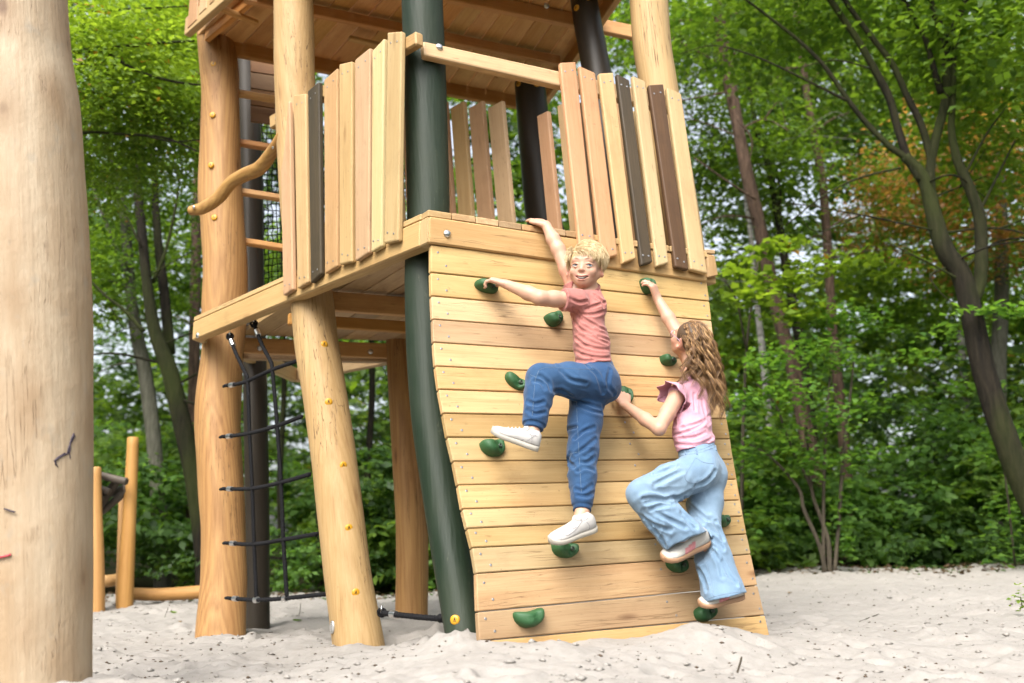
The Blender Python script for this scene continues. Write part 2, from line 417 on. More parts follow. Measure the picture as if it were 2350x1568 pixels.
# --- climbing holds
def hold_mesh(seed, lx, lz, dep, saddle=0.0, notch=0.0):
    rs = random.Random(seed); nu, nv = 22, 12; v = []; f = []
    ph = [rs.uniform(0, 6.28) for _ in range(4)]
    for i in range(nv + 1):
        b = i / nv * math.pi / 2
        for k in range(nu):
            a = 2 * math.pi * k / nu; ca, sa = math.cos(a), math.sin(a)
            r = 1 + 0.05 * math.sin(2 * a + ph[0]) + 0.035 * math.sin(3 * a + ph[1]); e = 0.72
            cr = math.cos(b) ** 0.55; x = math.copysign(abs(ca) ** e, ca) * lx * r * cr; z = math.copysign(abs(sa) ** e, sa) * lz * r * cr
            z += 0.55 * saddle * lz * ((x / lx) ** 2 - 0.3)
            y = dep * math.sin(b) ** 0.8 * (1 - notch * math.exp(-((x / lx - 0.35) ** 2) / 0.12) * 0.5 + 0.25 * math.sin(1.7 * x / lx + ph[2]))
            v.append((x, z, y))
    for i in range(nv):
        for k in range(nu):
            a = i * nu + k; b2 = i * nu + (k + 1) % nu; f.append((a, b2, b2 + nu, a + nu))
    f.append(tuple(nv * nu + k for k in range(nu)))
    return pymesh('hold', v, f, True)
HOLDS = [  # px, py, half width m, half height m, depth, tilt, saddle
    (1115, 660, .056, .028, .055, 8, .5), (1270, 733, .048, .036, .050, -25, .4), (1181, 877, .055, .030, .050, 28, .5), (1131, 1028, .062, .036, .050, -8, .9),
    (1294, 1262, .060, .034, .060, 4, .5), (1212, 1419, .064, .034, .050, -6, .9), (1482, 658, .036, .042, .060, -15, .3), (1531, 829, .046, .027, .055, -4, .4),
    (1432, 908, .036, .046, .045, 10, .3), (1551, 1296, .056, .034, .060, 4, .6), (1617, 1406, .058, .038, .055, -18, .4), (1656, 1197, .040, .028, .055, -5, .3)]
for i, (px, py, lx, lz, dp, tilt, sd) in enumerate(HOLDS):
    p = wall_pt(px, py); n = wall_n(px, py)
    up = (UP - n * UP.dot(n)).normalized(); up = Matrix.Rotation(math.radians(-tilt), 3, n) @ up
    h = on_face('climbing_hold', hold_mesh(i + 3, lx, lz, dp, sd, 0.8), p - n * 0.001, n, M_['hold'], tower, up)
    rt = up.cross(n)
    on_face('bolt', dome_mesh('hold_bolt', [(0.0085, -0.01), (0.0085, 0.0035), (0.0048, 0.0035), (0.0042, -0.003)], 10), p + n * dp * 0.66 + rt * lx * 0.36 - up * lz * 0.10, n + rt * 0.2, M_['nut'], h, up)

for q in ([(1668, 1248), (1673, 1262), (1678, 1276)], [(1678, 1279), (1682, 1290), (1688, 1301)], [(1682, 1280), (1685, 1292)]):   # pen scribble low on the boards
    pp = [wall_pt(*c) + wall_n(*c) * 0.0012 for c in q]; v, f = tube_arrays(pp, [0.001, 0.0032, 0.001][:len(pp)], 5); put('pen_mark', pymesh('pen_mark', v, f, True), M_['nut'], tower)
# --- posts
def px_log(name, pts, mat, seed, wob=0.02, seg=24, **kw):
    """pts: (px, py, depth, width in px); returns the object and a function giving the surface towards the camera"""
    P = []
    for px, py, Y, w in pts:
        p = at(px, py, Y); d = (p - CAMP).dot(V((0, _c, _s))); P.append((p.x, p.y, p.z, 0.5 * w / FPX * d))
    o = log(name, P, mat, tower, seg=seg, wob=wob, seed=seed, **kw)
    def surf(px, py):
        zs = [q[2] for q in P]; z = None
        best = min(range(len(pts) - 1), key=lambda i: 0 if min(pts[i][1], pts[i + 1][1]) <= py <= max(pts[i][1], pts[i + 1][1]) else min(abs(py - pts[i][1]), abs(py - pts[i + 1][1])))
        t = (py - pts[best][1]) / (pts[best + 1][1] - pts[best][1]); q = lerp(np.array(P[best]), np.array(P[best + 1]), t)
        c = V(q[:3]); r = q[3]; p = at(px, py, c.y); dx = max(-0.93 * r, min(0.93 * r, p.x - c.x))
        nr = V((dx / r, -math.sqrt(max(0, 1 - (dx / r) ** 2)), 0))
        return V((c.x, c.y, p.z)) + nr * r * 1.0, nr
    return o, surf
def caps(o, surf, spots):
    for px, py in spots:
        p, n = surf(px, py); on_face('cap', cap_me, p, n, M_['cap'], o)

P1, s1 = px_log('post', [(509, 1540, 6.54, 112), (507, 1465, 6.56, 110), (514, 1329, 6.61, 104), (511, 1220, 6.64, 101), (507, 1138, 6.67, 105), (502, 1001, 6.72, 105), (504, 913, 6.75, 104), (512, 804, 6.75, 93), (513, 710, 6.75, 99), (515, 609, 6.75, 96), (511, 507, 6.75, 95), (507, 457, 6.75, 98), (505, 355, 6.75, 92), (505, 228, 6.75, 86), (503, 152, 6.75, 89), (493, 75, 6.75, 82), (491, 42, 6.75, 80)], M_['log_orange'], 3, 0.034)
tag(P1, 'orange peeled post with yellow caps at the back left corner'); caps(P1, s1, [(503, 168), (501, 283), (498, 397), (506, 515), (507, 48)])
P2, s2 = px_log('post', [(832, 1560, 5.25, 118), (822, 1480, 5.27, 116), (800, 1330, 5.32, 108), (776, 1130, 5.39, 106), (752, 960, 5.47, 104), (728, 800, 5.54, 102), (716, 680, 5.57, 98), (690, 450, 5.60, 94), (678, 220, 5.60, 92), (674, 60, 5.60, 92), (670, -160, 5.60, 88)], M_['log_pale'], 8, 0.022)
tag(P2, 'pale peeled post leaning outward under the side beam'); caps(P2, s2, [(752, 800), (763, 930), (795, 1072), (808, 1213), (824, 1358)])
PF, sF = px_log('post', [(1080, 1560, 4.30, 84), (1066, 1470, 4.34, 84), (1052, 1380, 4.40, 88), (1032, 1250, 4.47, 92), (1010, 1100, 4.54, 94), (990, 950, 4.60, 94), (980, 800, 4.65, 94), (976, 660, 4.69, 94), (978, 560, 4.72, 94), (983, 470, 4.74, 97), (979, 300, 4.76, 97), (974, 150, 4.76, 97), (969, 20, 4.76, 96), (966, -120, 4.76, 94)], M_['dark'], 5, 0.012)
tag(PF, 'dark green glazed corner post beside the climbing wall'); caps(PF, sF, [(1047, 1420)])
PE, sE = px_log('post', [(594, 1500, 7.5, 56), (592, 1430, 7.5, 56), (590, 1200, 7.5, 54), (586, 900, 7.5, 54), (580, 640, 7.5, 52), (576, 400, 7.5, 52), (568, 180, 7.5, 50), (564, 100, 7.5, 50)], M_['darkb'], 6, 0.015)
tag(PE, 'dark glazed post at the rear')
PN, sN = px_log('post', [(946, 1500, 7.25, 76), (945, 1430, 7.25, 76), (944, 1200, 7.25, 76), (934, 1000, 7.25, 72), (922, 850, 7.25, 66), (915, 770, 7.25, 58), (915, 700, 7.25, 56)], M_['log_orange'], 12, 0.026)
tag(PN, 'orange peeled post under the deck at the rear')
PM, sM = px_log('post', [(1262, 560, 6.95, 80), (1246, 490, 6.95, 80), (1236, 400, 6.95, 78), (1225, 300, 6.95, 74), (1216, 190, 6.95, 70)], M_['darkb'], 14, 0.01)
tag(PM, 'dark brown post standing on the deck'); caps(PM, sM, [(1190, 203), (1230, 209)])
PR, sR = px_log('post', [(1425, 620, 5.85, 74), (1405, 400, 5.88, 72), (1370, 170, 5.92, 66), (1350, 60, 5.95, 64), (1338, -12, 5.98, 62)], M_['darkb'], 15, 0.01)
caps(PR, sR, [(1347, 12), (1322, 30)])
PW, sW = px_log('post', [(1580, 640, 5.62, 92), (1548, 430, 5.62, 92), (1512, 200, 5.62, 88), (1494, 80, 5.62, 88), (1484, -100, 5.62, 86)], M_['log_pale'], 17, 0.014)
tag(PW, 'pale peeled post behind the front slats')
# maker's plate low on the pale post
def plate_mat():
    m = NT('maker plate'); n = m.noise(m.coord((1, 1, 1), False), 420, 3, 0.6)
    tc = m.n('ShaderNodeTexCoord'); s = m.n('ShaderNodeSeparateXYZ'); m.l(tc.outputs['Object'], s.inputs[0])
    band = m.math('LESS_THAN', m.math('ABSOLUTE', m.math('SUBTRACT', m.math('FRACT', m.math('MULTIPLY', s.outputs[1], 130.0)), 0.5)), 0.18)
    k = m.math('MULTIPLY', band, m.math('GREATER_THAN', n, 0.5)); k = m.math('MULTIPLY', k, m.math('LESS_THAN', m.math('ABSOLUTE', s.outputs[0]), 0.015))
    return m.bsdf(m.mix(k, (0.55, 0.55, 0.54), (0.08, 0.08, 0.08)), 0.35, 0.6)
p, n = s2(768, 1437)
pl = on_face('plate', dome_mesh('maker_plate', [(0.028, -0.004), (0.028, 0.003), (0.026, 0.004)], 20), p + n * 0.001, n, plate_mat(), P2)
pl.scale = (0.75, 1.15, 1)

# --- deck frame
bh = 0.128
def band(name, px_tl, px_tr, px_br, px_bl, P, nrm, th, mat, bev=0.006, par=tower):
    q = [at_plane(x, y, P, nrm) for x, y in (px_tl, px_tr, px_br, px_bl)]
    return hexa(name, q, [p - nrm * th for p in q], mat, par, bev)
fb = hexa('front_beam', [A, B, B - UP * bh, A - UP * bh], [p - nF * 0.075 for p in (A, B, B - UP * bh, A - UP * bh)], M_['beam'], tower, 0.007)
on_face('bolt', bolt_me, at_plane(1026, 537, A, nF), nF, M_['steel'], fb)
A2 = A + uAC * 0.075; lb = hexa('side_beam', [C, A2, A2 - UP * bh, C - UP * bh], [p - nL * 0.075 for p in (C, A2, A2 - UP * bh, C - UP * bh)], M_['beam'], tower, 0.007)
for px, py in ((454, 770),): on_face('bolt', bolt_me, at_plane(px, py, A, nL), nL, M_['steel'], lb)
# mitred corner piece between the two beams
cn = (nL + nF).normalized(); a1 = A2 - nL * 0.002; a2 = A - uAB * 0.004
hexa('corner_block', [a1, a2, a2 - UP * bh, a1 - UP * bh], [p - cn * 0.09 for p in (a1, a2, a2 - UP * bh, a1 - UP * bh)], M_['beam'], tower, 0.006)
D0 = at_z(890, 836, 1.78); E0 = at_z(606, 891, 1.78); E0 = D0 + (E0 - D0) * 0.72
Cb = C - UP * bh; J3L = at_z(545, 810, 1.78); J3R = at_z(890, 823, 1.78)
for (l, r, h) in ((at_z(730, 712, 1.78), at_z(952, 728, 1.78), 0.115), (at_z(660, 747, 1.785), at_z(952, 766, 1.785), 0.075), (J3L, J3R, 0.11)):
    d = (r - l).normalized()
    e = r + d * 0.75                                                      # runs on behind the wall
    jo = beam('joist', l + UP * h / 2, (e if h != 0.11 else r + d * 0.9) + UP * h / 2, h, 0.05, M_['joist'], tower)
for px, py in ((718 * .2344 + 428.4, 675 * .2344 + 642.6), (850, 809)):
    d = (J3R - J3L).normalized(); nn = V((d.y, -d.x, 0)); on_face('bolt', bolt_me, at_plane(px, py, J3L, nn) + nn * 0.027, nn, M_['steel'], jo)
beam('rear_beam', D0 + UP * 0.055, E0 + UP * 0.055, 0.11, 0.06, M_['beam'], tower)
beam('rear_beam', at_z(560, 824, 1.77) + UP * 0.02, at_z(905, 832, 1.77) + UP * 0.02, 0.05, 0.08, M_['beam'], tower)
beam('side_beam', C - UP * bh * 0.5 + uAC * 0.01 - nL * 0.04, E0 + UP * 0.055, 0.11, 0.06, M_['beam'], tower)
B2 = B + uAC * 0.02 - nF * 0.0; rbE = B2 + (C - A) * 1.05
nRt = -nL
q = [B2 + uAB * 0.004, rbE + uAB * 0.004]
hexa('side_beam', [q[0], q[1], q[1] - UP * bh, q[0] - UP * bh], [p + uAB * 0.075 for p in (q[0], q[1], q[1] - UP * bh, q[0] - UP * bh)], M_['beam'], tower, 0.006)
# deck boards run from front to back
bl = J3L.copy(); br = J3R + (J3R - J3L).normalized() * 1.3; nb = 13
z0 = ZD + 0.002
fl, frr = A + nF * 0.012 + uAC * 0.02, B + nF * 0.012
for i in range(nb):
    t0, t1 = i / nb + 0.0016, (i + 1) / nb - 0.0016
    w = 0.004 * math.sin(i * 3.1); zz = z0 + 0.0015 * math.sin(i * 7.7)
    q = [V((*lerp(fl, frr, t0).xy, zz)), V((*lerp(fl, frr, t1).xy, zz)), V((*lerp(bl, br, t1).xy, zz)), V((*lerp(bl, br, t0).xy, zz))]
    q[0] += nF * w; q[1] += nF * w
    hexa('deck_board', [p + UP * 0.032 for p in q], q, M_['plank'], tower, 0.003)
# strip of edge boarding on the side beam and the threshold plank
sb0 = C + uAC * 0.0 - nL * 0.004 ; hexa('deck_edge', [sb0 + UP * 0.004, A2 - nL * 0.004 + UP * 0.004, A2 - nL * 0.10 + UP * 0.004, sb0 - nL * 0.10 + UP * 0.004],
     [sb0 + UP * 0.034, A2 - nL * 0.004 + UP * 0.034, A2 - nL * 0.10 + UP * 0.034, sb0 - nL * 0.10 + UP * 0.034], M_['beam'], tower, 0.004)
t0 = at_plane(1058, 485, A - nF * 0.10, nF); t1 = at_plane(1320, 527, A - nF * 0.10, nF)
t0.z = t1.z = ZD + 0.036
hexa('threshold', [t0, t1, t1 - nF * 0.09, t0 - nF * 0.09], [p + UP * 0.022 for p in (t0, t1, t1 - nF * 0.09, t0 - nF * 0.09)], M_['beam'], tower, 0.003)

# --- side railing: eight slats
def slat(pts, P, nrm, th, mat, screws=2, conv=z2):
    q = [at_plane(*conv(x, y), P, nrm) for x, y in pts]
    o = hexa('slat', q, [p - nrm * th for p in q], mat, tower, 0.008, seg=2)
    if screws:
        for fx, fy in ((0.27, 0.055), (0.72, 0.05), (0.25, 0.955), (0.7, 0.965)):
            p = lerp(lerp(q[0], q[1], fx), lerp(q[3], q[2], fx), fy); on_face('screw', screw_me, p + nrm * 0.0005, nrm, M_['screw'], o)
    return o
ST = 0.030
PL = A + nL * (ST + 0.001)
side = [([(500, 512), (545, 474), (560, 1362), (515, 1392)], 'slat_pink'), ([(565, 446), (620, 440), (633, 1328), (582, 1358)], 'slat_yellow'),
        ([(631, 428), (682, 384), (692, 1288), (645, 1334)], 'slat_dark'), ([(707, 377), (770, 320), (769, 1252), (711, 1288)], 'slat_pink'),
        ([(779, 302), (838, 288), (838, 1232), (780, 1245)], 'slat_yellow'), ([(852, 283), (924, 224), (918, 1188), (854, 1230)], 'slat_pink'),
        ([(934, 240), (990, 180), (978, 1158), (929, 1187)], 'slat_white'), ([(1006, 152), (1072, 147), (1056, 1132), (990, 1145)], 'slat_yellow')]
for pts, mn in side: slat(pts, PL, nL, ST, M_[mn])
rl = band('top_rail', z2(450, 545), z2(1138, 145), z2(1140, 208), z2(452, 606), A - nL * 0.0, nL, 0.05, M_['beam'], 0.008)
for x, y in ((490, 556), (1082, 184)): on_face('bolt', bolt_me, at_plane(*z2(x, y), A, nL) + nL * 0.001, nL, M_['steel'], rl)
# round curved handrail
hp = [(438, 484, 6.12, 21), (465, 478, 6.1, 28), (500, 455, 6.06, 29), (530, 420, 6.0, 29), (560, 402, 5.92, 31), (598, 384, 5.80, 32), (628, 345, 5.65, 29), (646, 310, 5.55, 22)]
P = []
for px, py, Y, w in hp: p = at(px, py, Y); P.append((p.x, p.y, p.z, 0.5 * w / FPX * p.y * 1.05))
hr = log('handrail', P, M_['log_orange'], tower, seg=16, wob=0.03, seed=9, round_end=0.012)
for px, py, Y in ((445, 476, 6.07), (627, 338, 5.60)): on_face('bolt', dome_mesh('small_bolt', [(0.012, 0), (0.012, 0.004), (0.006, 0.008)], 10), at(px, py, Y), nL, M_['steel'], hr)

# --- front railing, leaning back with the wall
nT = (nF + UP * 0.20).normalized(); PT = A - UP * 0.06 + nF * 0.004 + nT * ST
front = [([(815, 294), (890, 290), (980, 1140), (906, 1150)], 'slat_pink'), ([(905, 308), (982, 342), (1088, 1200), (1012, 1218)], 'slat_pink'),
         ([(999, 344), (1066, 340), (1174, 1215), (1112, 1238)], 'slat_yellow'), ([(1082, 345), (1142, 376), (1252, 1232), (1198, 1248)], 'slat_dark'),
         ([(1156, 355), (1218, 382), (1328, 1236), (1272, 1252)], 'slat_yellow'), ([(1233, 398), (1302, 394), (1422, 1270), (1358, 1254)], 'slat_brown'),
         ([(1317, 410), (1386, 440), (1510, 1286), (1432, 1266)], 'slat_yellow')]
for pts, mn in front: slat(pts, PT, nT, ST, M_[mn], 2, z3)
# top rail: notched end bolted to the dark post, running on behind the slats
PR0 = PT - nT * (ST + 0.002)
q = [at_plane(*z3(x, y), PR0, nT) for x, y in ((170, 192), (1392, 462), (1392, 534), (175, 258))]
fr_ = hexa('top_rail', q, [p - nT * 0.045 for p in q], M_['beam'], tower, 0.010, seg=2)
on_face('bolt', bolt_me, at_plane(*z3(247, 222), PR0, nT) + nT * 0.001, nT, M_['steel'], fr_)

# --- right side railing and the rear slats seen across the deck
dCA = (C - A); nRi = -nL
def rslat(s, w, z0_, z1_, lean, mat):
    c = B + dCA * s + uAB * (-0.02); d = dCA.normalized()
    top = c + V((0, 0, 0)) - nF * 0 - uAB * lean; bot = c
    f4 = [V((*(top - d * w / 2).xy, z1_)), V((*(top + d * w / 2).xy, z1_)), V((*(bot + d * w / 2).xy, z0_)), V((*(bot - d * w / 2).xy, z0_))]
    return hexa('slat', f4, [p + uAB * 0.03 for p in f4], mat, tower, 0.004)
for s, w, zt, mn in ((0.115, .08, 2.84, 'slat_yellow'), (0.165, .07, 3.05, 'slat_pink'), (0.20, .10, 3.05, 'slat_yellow'), (0.27, .09, 3.05, 'slat_brown'), (0.34, .10, 3.1, 'slat_yellow'), (0.41, .10, 3.1, 'slat_pink')):
    rslat(s, w, 1.88, zt, 0.12, M_[mn])
for k in range(7):
    sk = 0.575 + 0.078 * k; pk = B + dCA * sk - uAB * 0.16; zk = at(1175 + 0.33 * FPX * pk.x / pk.y * 3, 240, pk.y).z; rslat(sk, .150, 1.90, zk, 0.14, M_[('slat_yellow', 'slat_pink')[k % 2]])
# end of the right side beam outside the wall's top corner
p0 = at_plane(*z3(1506, 1195), A + nF * 0.01, nF); p1 = at_plane(*z3(1546, 1200), A + nF * 0.01, nF); p2 = at_plane(*z3(1562, 1296), A + nF * 0.01, nF); p3 = at_plane(*z3(1512, 1306), A + nF * 0.01, nF)
hexa('beam_end', [p0, p1, p2, p3], [p + uAC * 0.5 for p in (p0, p1, p2, p3)], M_['beam'], tower, 0.006)
p0 = at_plane(*z3(1500, 1172), A + nF * 0.01, nF); p1 = at_plane(*z3(1546, 1176), A + nF * 0.01, nF); p2 = at_plane(*z3(1546, 1195), A + nF * 0.01, nF); p3 = at_plane(*z3(1500, 1192), A + nF * 0.01, nF)
hexa('deck_edge', [p0, p1, p2, p3], [p + uAC * 0.5 for p in (p0, p1, p2, p3)], M_['beam'], tower, 0.004)

# --- ladder rungs and the black safety net behind it
for py, Y in ((215, 6.80), (328, 6.80), (440, 6.80), (553, 6.80)):
    beam('rung', at(530, py - 3, Y), at(700, py + 24, Y + 0.18), 0.042, 0.07, M_['joist'], tower, bev=0.008)
def net_panel():
    v = []; f = []; P0 = at(592, 275, 7.62); P1_ = at(930, 330, 7.9); Q0 = at(596, 700, 7.62); Q1 = at(930, 640, 7.9)
    nx, nz = 34, 30; rs = random.Random(4)
    g = [[lerp(lerp(P0, P1_, i / nx), lerp(Q0, Q1, i / nx), j / nz) + V((rs.uniform(-.008, .008), rs.uniform(-.01, .01), rs.uniform(-.006, .006))) for j in range(nz + 1)] for i in range(nx + 1)]
    def strand(a):
        b = len(v); vv, ff = tube_arrays(a, 0.0042, 4, cap=False); v.extend(vv); f.extend([tuple(i + b for i in q) for q in ff])
    for i in range(nx + 1): strand(g[i])
    for j in range(nz + 1): strand([g[i][j] for i in range(nx + 1)])
    return pymesh('safety_net', v, f, True)
tag(put('safety_net', net_panel(), M_['rope'], tower), kind='stuff')

# --- upper deck: three joists, rims and boards seen from below
zu = 3.96
def jz(a, b, h, w, mat, name='joist', ext=0.0):
    l, r = at_z(*a, zu), at_z(*b, zu); d = (r - l).normalized()
    return beam(name, l - d * ext + UP * h / 2, r + d * ext + UP * h / 2, h, w, mat, tower)
jz((540, 130), (1190, 250), 0.12, 0.05, M_['joist'], ext=0.05)
k1 = jz((560, 5), (1284, 152), 0.075, 0.05, M_['joist'])
k0 = jz((1005, 0), (1330, 66), 0.10, 0.05, M_['joist'], ext=0.6)
on_face('bolt', bolt_me, at(1254, 13, 6.02), V((0.3, -1, -0.3)), M_['steel'], k0)
jz((625, 90), (712, 118), 0.03, 0.05, M_['deck'], 'batten'); jz((508, 25), (590, 58), 0.03, 0.05, M_['deck'], 'batten'); jz((800, 92), (870, 108), 0.03, 0.05, M_['deck'], 'batten'); jz((1140, 178), (1200, 190), 0.03, 0.05, M_['deck'], 'batten')
UL = at_z(430, 85, zu); UR = at_z(1246, 240, zu); dl = V((1.615, -1.8, 0)).normalized(); dr = (at_z(1412, 0, zu) - UR).normalized()
UBL = at_z(450, 112, zu); FL_ = UL + dl * 2.35; FR_ = UR + dr * 2.1; UBR = UR - dr * 0.25
beam('rim', UL + UP * 0.07, FL_ + UP * 0.07, 0.14, 0.05, M_['beam'], tower)
beam('rim', UL + V((0.10, 0.12, 0)) + UP * 0.09, UL + V((0.10, 0.12, 0)) + dl * 2.2 + UP * 0.09, 0.13, 0.04, M_['joist'], tower)
beam('rim', UBR + V((0.02, 0, 0.07)), FR_ + V((0.02, 0, 0.07)), 0.14, 0.05, M_['joist'], tower)
beam('rim', FL_ + UP * 0.07, FR_ + UP * 0.07, 0.13, 0.05, M_['beam'], tower)
nb = 17; zb = zu + 0.105
for i in range(nb):
    t0, t1 = i / nb + 0.0012, (i + 1) / nb - 0.0012
    q = [lerp(FL_, FR_, t0), lerp(FL_, FR_, t1), lerp(UBL, UBR, t1), lerp(UBL, UBR, t0)]
    zz = zb + 0.002 * math.sin(i * 4.1); q = [V((p.x, p.y, zz)) for p in q]
    hexa('deck_board', q, [p + UP * 0.03 for p in q], M_['deck'], tower, 0.004)
nU = V((-dl.y * -1, 0, 0)); nU = V((-abs(dl.y), -abs(dl.x), 0)).normalized()
for i, (xa, xb, za, mn) in enumerate(((102, 170, 210, 'slat_pink'), (186, 240, 110, 'slat_yellow'), (262, 300, 38, 'slat_pink'))):
    z8 = lambda x, y: (397.8 + .3122 * x, .3122 * y)
    P = UL + nU * 0.03; a, b = at_plane(*z8(xa, za), P, nU), at_plane(*z8(xb, za - (xb - xa) * 0.95), P, nU)
    q = [V((a.x, a.y, a.z + 0.9)), V((b.x, b.y, b.z + 0.9)), b, a]
    hexa('slat', q, [p - nU * 0.03 for p in q], M_[mn], tower, 0.004)
# boarded back panel between the rear post and the deck above
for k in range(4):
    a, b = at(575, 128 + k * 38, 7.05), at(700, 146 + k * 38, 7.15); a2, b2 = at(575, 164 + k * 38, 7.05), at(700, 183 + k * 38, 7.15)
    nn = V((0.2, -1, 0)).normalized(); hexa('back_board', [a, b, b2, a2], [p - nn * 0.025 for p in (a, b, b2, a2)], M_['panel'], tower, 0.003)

# ------------------------------------------------------------------ rope climbing net between the posts
def rope_net():
    net = empty('rope_net', at(600, 1380, 5.7))
    tag(net, 'black rope climbing net hanging under the side beam between two posts', 'rope net')
    def dep(px): return lerp(6.2, 5.5, max(0.0, min(1.0, (px - 520) / 220)))
    def rope(pts, seed, par=net, r=0.0122, name='rope', depf=dep):
        P = [at(px, py, depf(px)) for px, py in pts]; sp = [V(p) for p in smooth_path([tuple(p) for p in P], 10)]
        # three laid strands
        v = []; f = []; L = 0
        T = []
        for i in range(len(sp)):
            if i: L += (sp[i] - sp[i - 1]).length
            t = (sp[min(i + 1, len(sp) - 1)] - sp[max(i - 1, 0)]).normalized(); x = V((0, 1, 0)).cross(t).normalized() if abs(t.y) < .9 else V((1, 0, 0)).cross(t).normalized(); T.append((sp[i], x, t.cross(x), L))
        m = max(8, int(L / 0.012)); 
        for s in range(3):
            pa = []
            for k in range(m + 1):
                l = L * k / m; i = min(max(j for j in range(len(T)) if T[j][3] <= l + 1e-9), len(T) - 2); u = (l - T[i][3]) / max(1e-6, T[i + 1][3] - T[i][3])
                c = lerp(T[i][0], T[i + 1][0], u); a = 2 * math.pi * (l / 0.055 + s / 3)
                pa.append(c + (T[i][1] * math.cos(a) + T[i][2] * math.sin(a)) * r * 0.52)
            b = len(v); vv, ff = tube_arrays(pa, r * 0.62, 6); v += vv; f += [tuple(i + b for i in q) for q in ff]
        return put(name, pymesh(name, v, f, True), M_['rope'], par)
    def sleeve(px, py, ang_px, par, depf=dep, r=0.0168, ln=0.042):
        c = at(px, py, depf(px)); d = (at(*ang_px, depf(ang_px[0])) - c).normalized()
        v, f = tube_arrays([c - d * ln / 2, c - d * ln * 0.48, c + d * ln * 0.48, c + d * ln / 2], [r * .9, r, r, r * .9], 14)
        return put('ferrule', pymesh('ferrule', v, f, False), M_['steel'], par)
    def eye(px, py, depf, par, r=0.019):
        c = at(px, py, depf(px)); pa = [c + V((math.cos(a) * r, 0.003 * math.sin(2 * a), math.sin(a) * r)) for a in np.linspace(0, 2 * math.pi, 15)[:-1]]; pa.append(pa[0])
        v, f = tube_arrays(pa, 0.0075, 7, cap=False); put('eye_loop', pymesh('eye_loop', v, f, True), M_['rope'], par)
        pa = [c + V((0, 0.001, 0.010)), c + V((0, -0.014, 0.016)), c + V((0, 0.0, 0.034))]
        v, f = tube_arrays([V(p) for p in smooth_path([tuple(q) for q in pa], 5)], 0.0045, 6); put('hook', pymesh('hook', v, f, True), M_['steel'], par)
    v1 = [(235, 175), (262, 250), (300, 330), (312, 372), (320, 588), (331, 820), (339, 1053), (349, 1285)]
    v2 = [(338, 125), (372, 215), (408, 285), (416, 322), (436, 557), (452, 795), (462, 1034), (477, 1275)]
    for k, (vv, e) in enumerate(((v1, (238, 182)), (v2, (338, 128)))):
        o = rope([z4(*p) for p in vv], k); a, b = z4(*vv[0]), z4(*vv[1])
        eye(*z4(*e), dep, o); s = lerp(np.array(a), np.array(b), 0.45); sleeve(s[0], s[1], b, o)
    hs = [[(235, 387), (305, 371), (416, 321), (520, 284)], [(220, 602), (320, 588), (437, 556), (540, 517)], [(222, 822), (330, 820), (452, 795), (575, 760)], [(235, 1050), (339, 1054), (462, 1035), (606, 1010)], [(245, 1282), (349, 1288), (470, 1281), (645, 1263)]]
    for k, hh in enumerate(hs):
        o = rope([z4(*p) for p in hh], 5 + k); a, b = z4(*hh[0]), z4(*hh[1])
        s = lerp(np.array(a), np.array(b), 0.12); sleeve(s[0] + 2, s[1], b, o)
        c = at(a[0] - 2, a[1], dep(a[0])); pa = [c, c + V((-0.02, 0.012, 0.002)), c + V((-0.045, 0.05, 0))]
        v, f = tube_arrays(pa, [0.012, 0.011, 0.009], 8); put('end_fitting', pymesh('end_fitting', v, f, True), M_['rope'], o)
        if k == 4:
            for q in (hh[1], hh[2]): x, y = z4(*q); sleeve(x, y, (x + 20, y - 2), o, r=0.0178, ln=0.034)
    # low rope between the pale post and the dark post
    lo = empty('low_rope', at(950, 1415, 4.8)); tag(lo, 'short black rope with a metal sleeve slung low between two posts', 'rope')
    df = lambda px: lerp(4.93, 4.46, max(0, min(1, (px - 868) / 160)))
    rope([(876, 1407), (912, 1411), (960, 1416), (1032, 1422)], 20, lo, 0.013, depf=df)
    sleeve(903, 1410, (930, 1413), lo, df); eye(876, 1406, df, lo, 0.017)
    c = at(1012, 1419, df(1012)); v, f = tube_arrays([c + V((0.018, 0, 0)), c + V((0.008, 0, 0)), c - V((0.008, 0, 0)), c - V((0.018, 0, 0))], [.012, .021, .021, .012], 9, 0.1, 3); put('knot', pymesh('knot', v, f, True), M_['rope'], lo)
rope_net()
# ------------------------------------------------------------------ ground: sand pit and forest floor
def vnoise(x, y, seed):
    xi = np.floor(x).astype(np.int64); yi = np.floor(y).astype(np.int64); xf = x - xi; yf = y - yi
    def h(a, b):
        n = (a * 374761393 + b * 668265263 + seed * 1442695041) & 0xFFFFFFFF
        n = ((n ^ (n >> 13)) * 1274126177) & 0xFFFFFFFF
        return ((n ^ (n >> 16)) & 0xFFFF) / 65535.0
    u = xf * xf * (3 - 2 * xf); w = yf * yf * (3 - 2 * yf)
    return (h(xi, yi) * (1 - u) + h(xi + 1, yi) * u) * (1 - w) + (h(xi, yi + 1) * (1 - u) + h(xi + 1, yi + 1) * u) * w
def fbm(x, y, s, o=4, seed=0, g=0.5):
    t = 0; a = 1; m = 0
    for k in range(o): t = t + a * vnoise(x * s, y * s, seed + k * 17); m += a; a *= g; s *= 2.03
    return t / m - 0.5
_rs = random.Random(11)
PRINTS = []
for _ in range(320):
    y = _rs.uniform(2.8, 12); x = _rs.uniform(-0.55, 0.62) * y * 1.1
    PRINTS.append((x, y, _rs.uniform(0, 3.14), _rs.uniform(0.05, 0.10), _rs.uniform(0.06, 0.13), _rs.uniform(0.4, 1.0)))
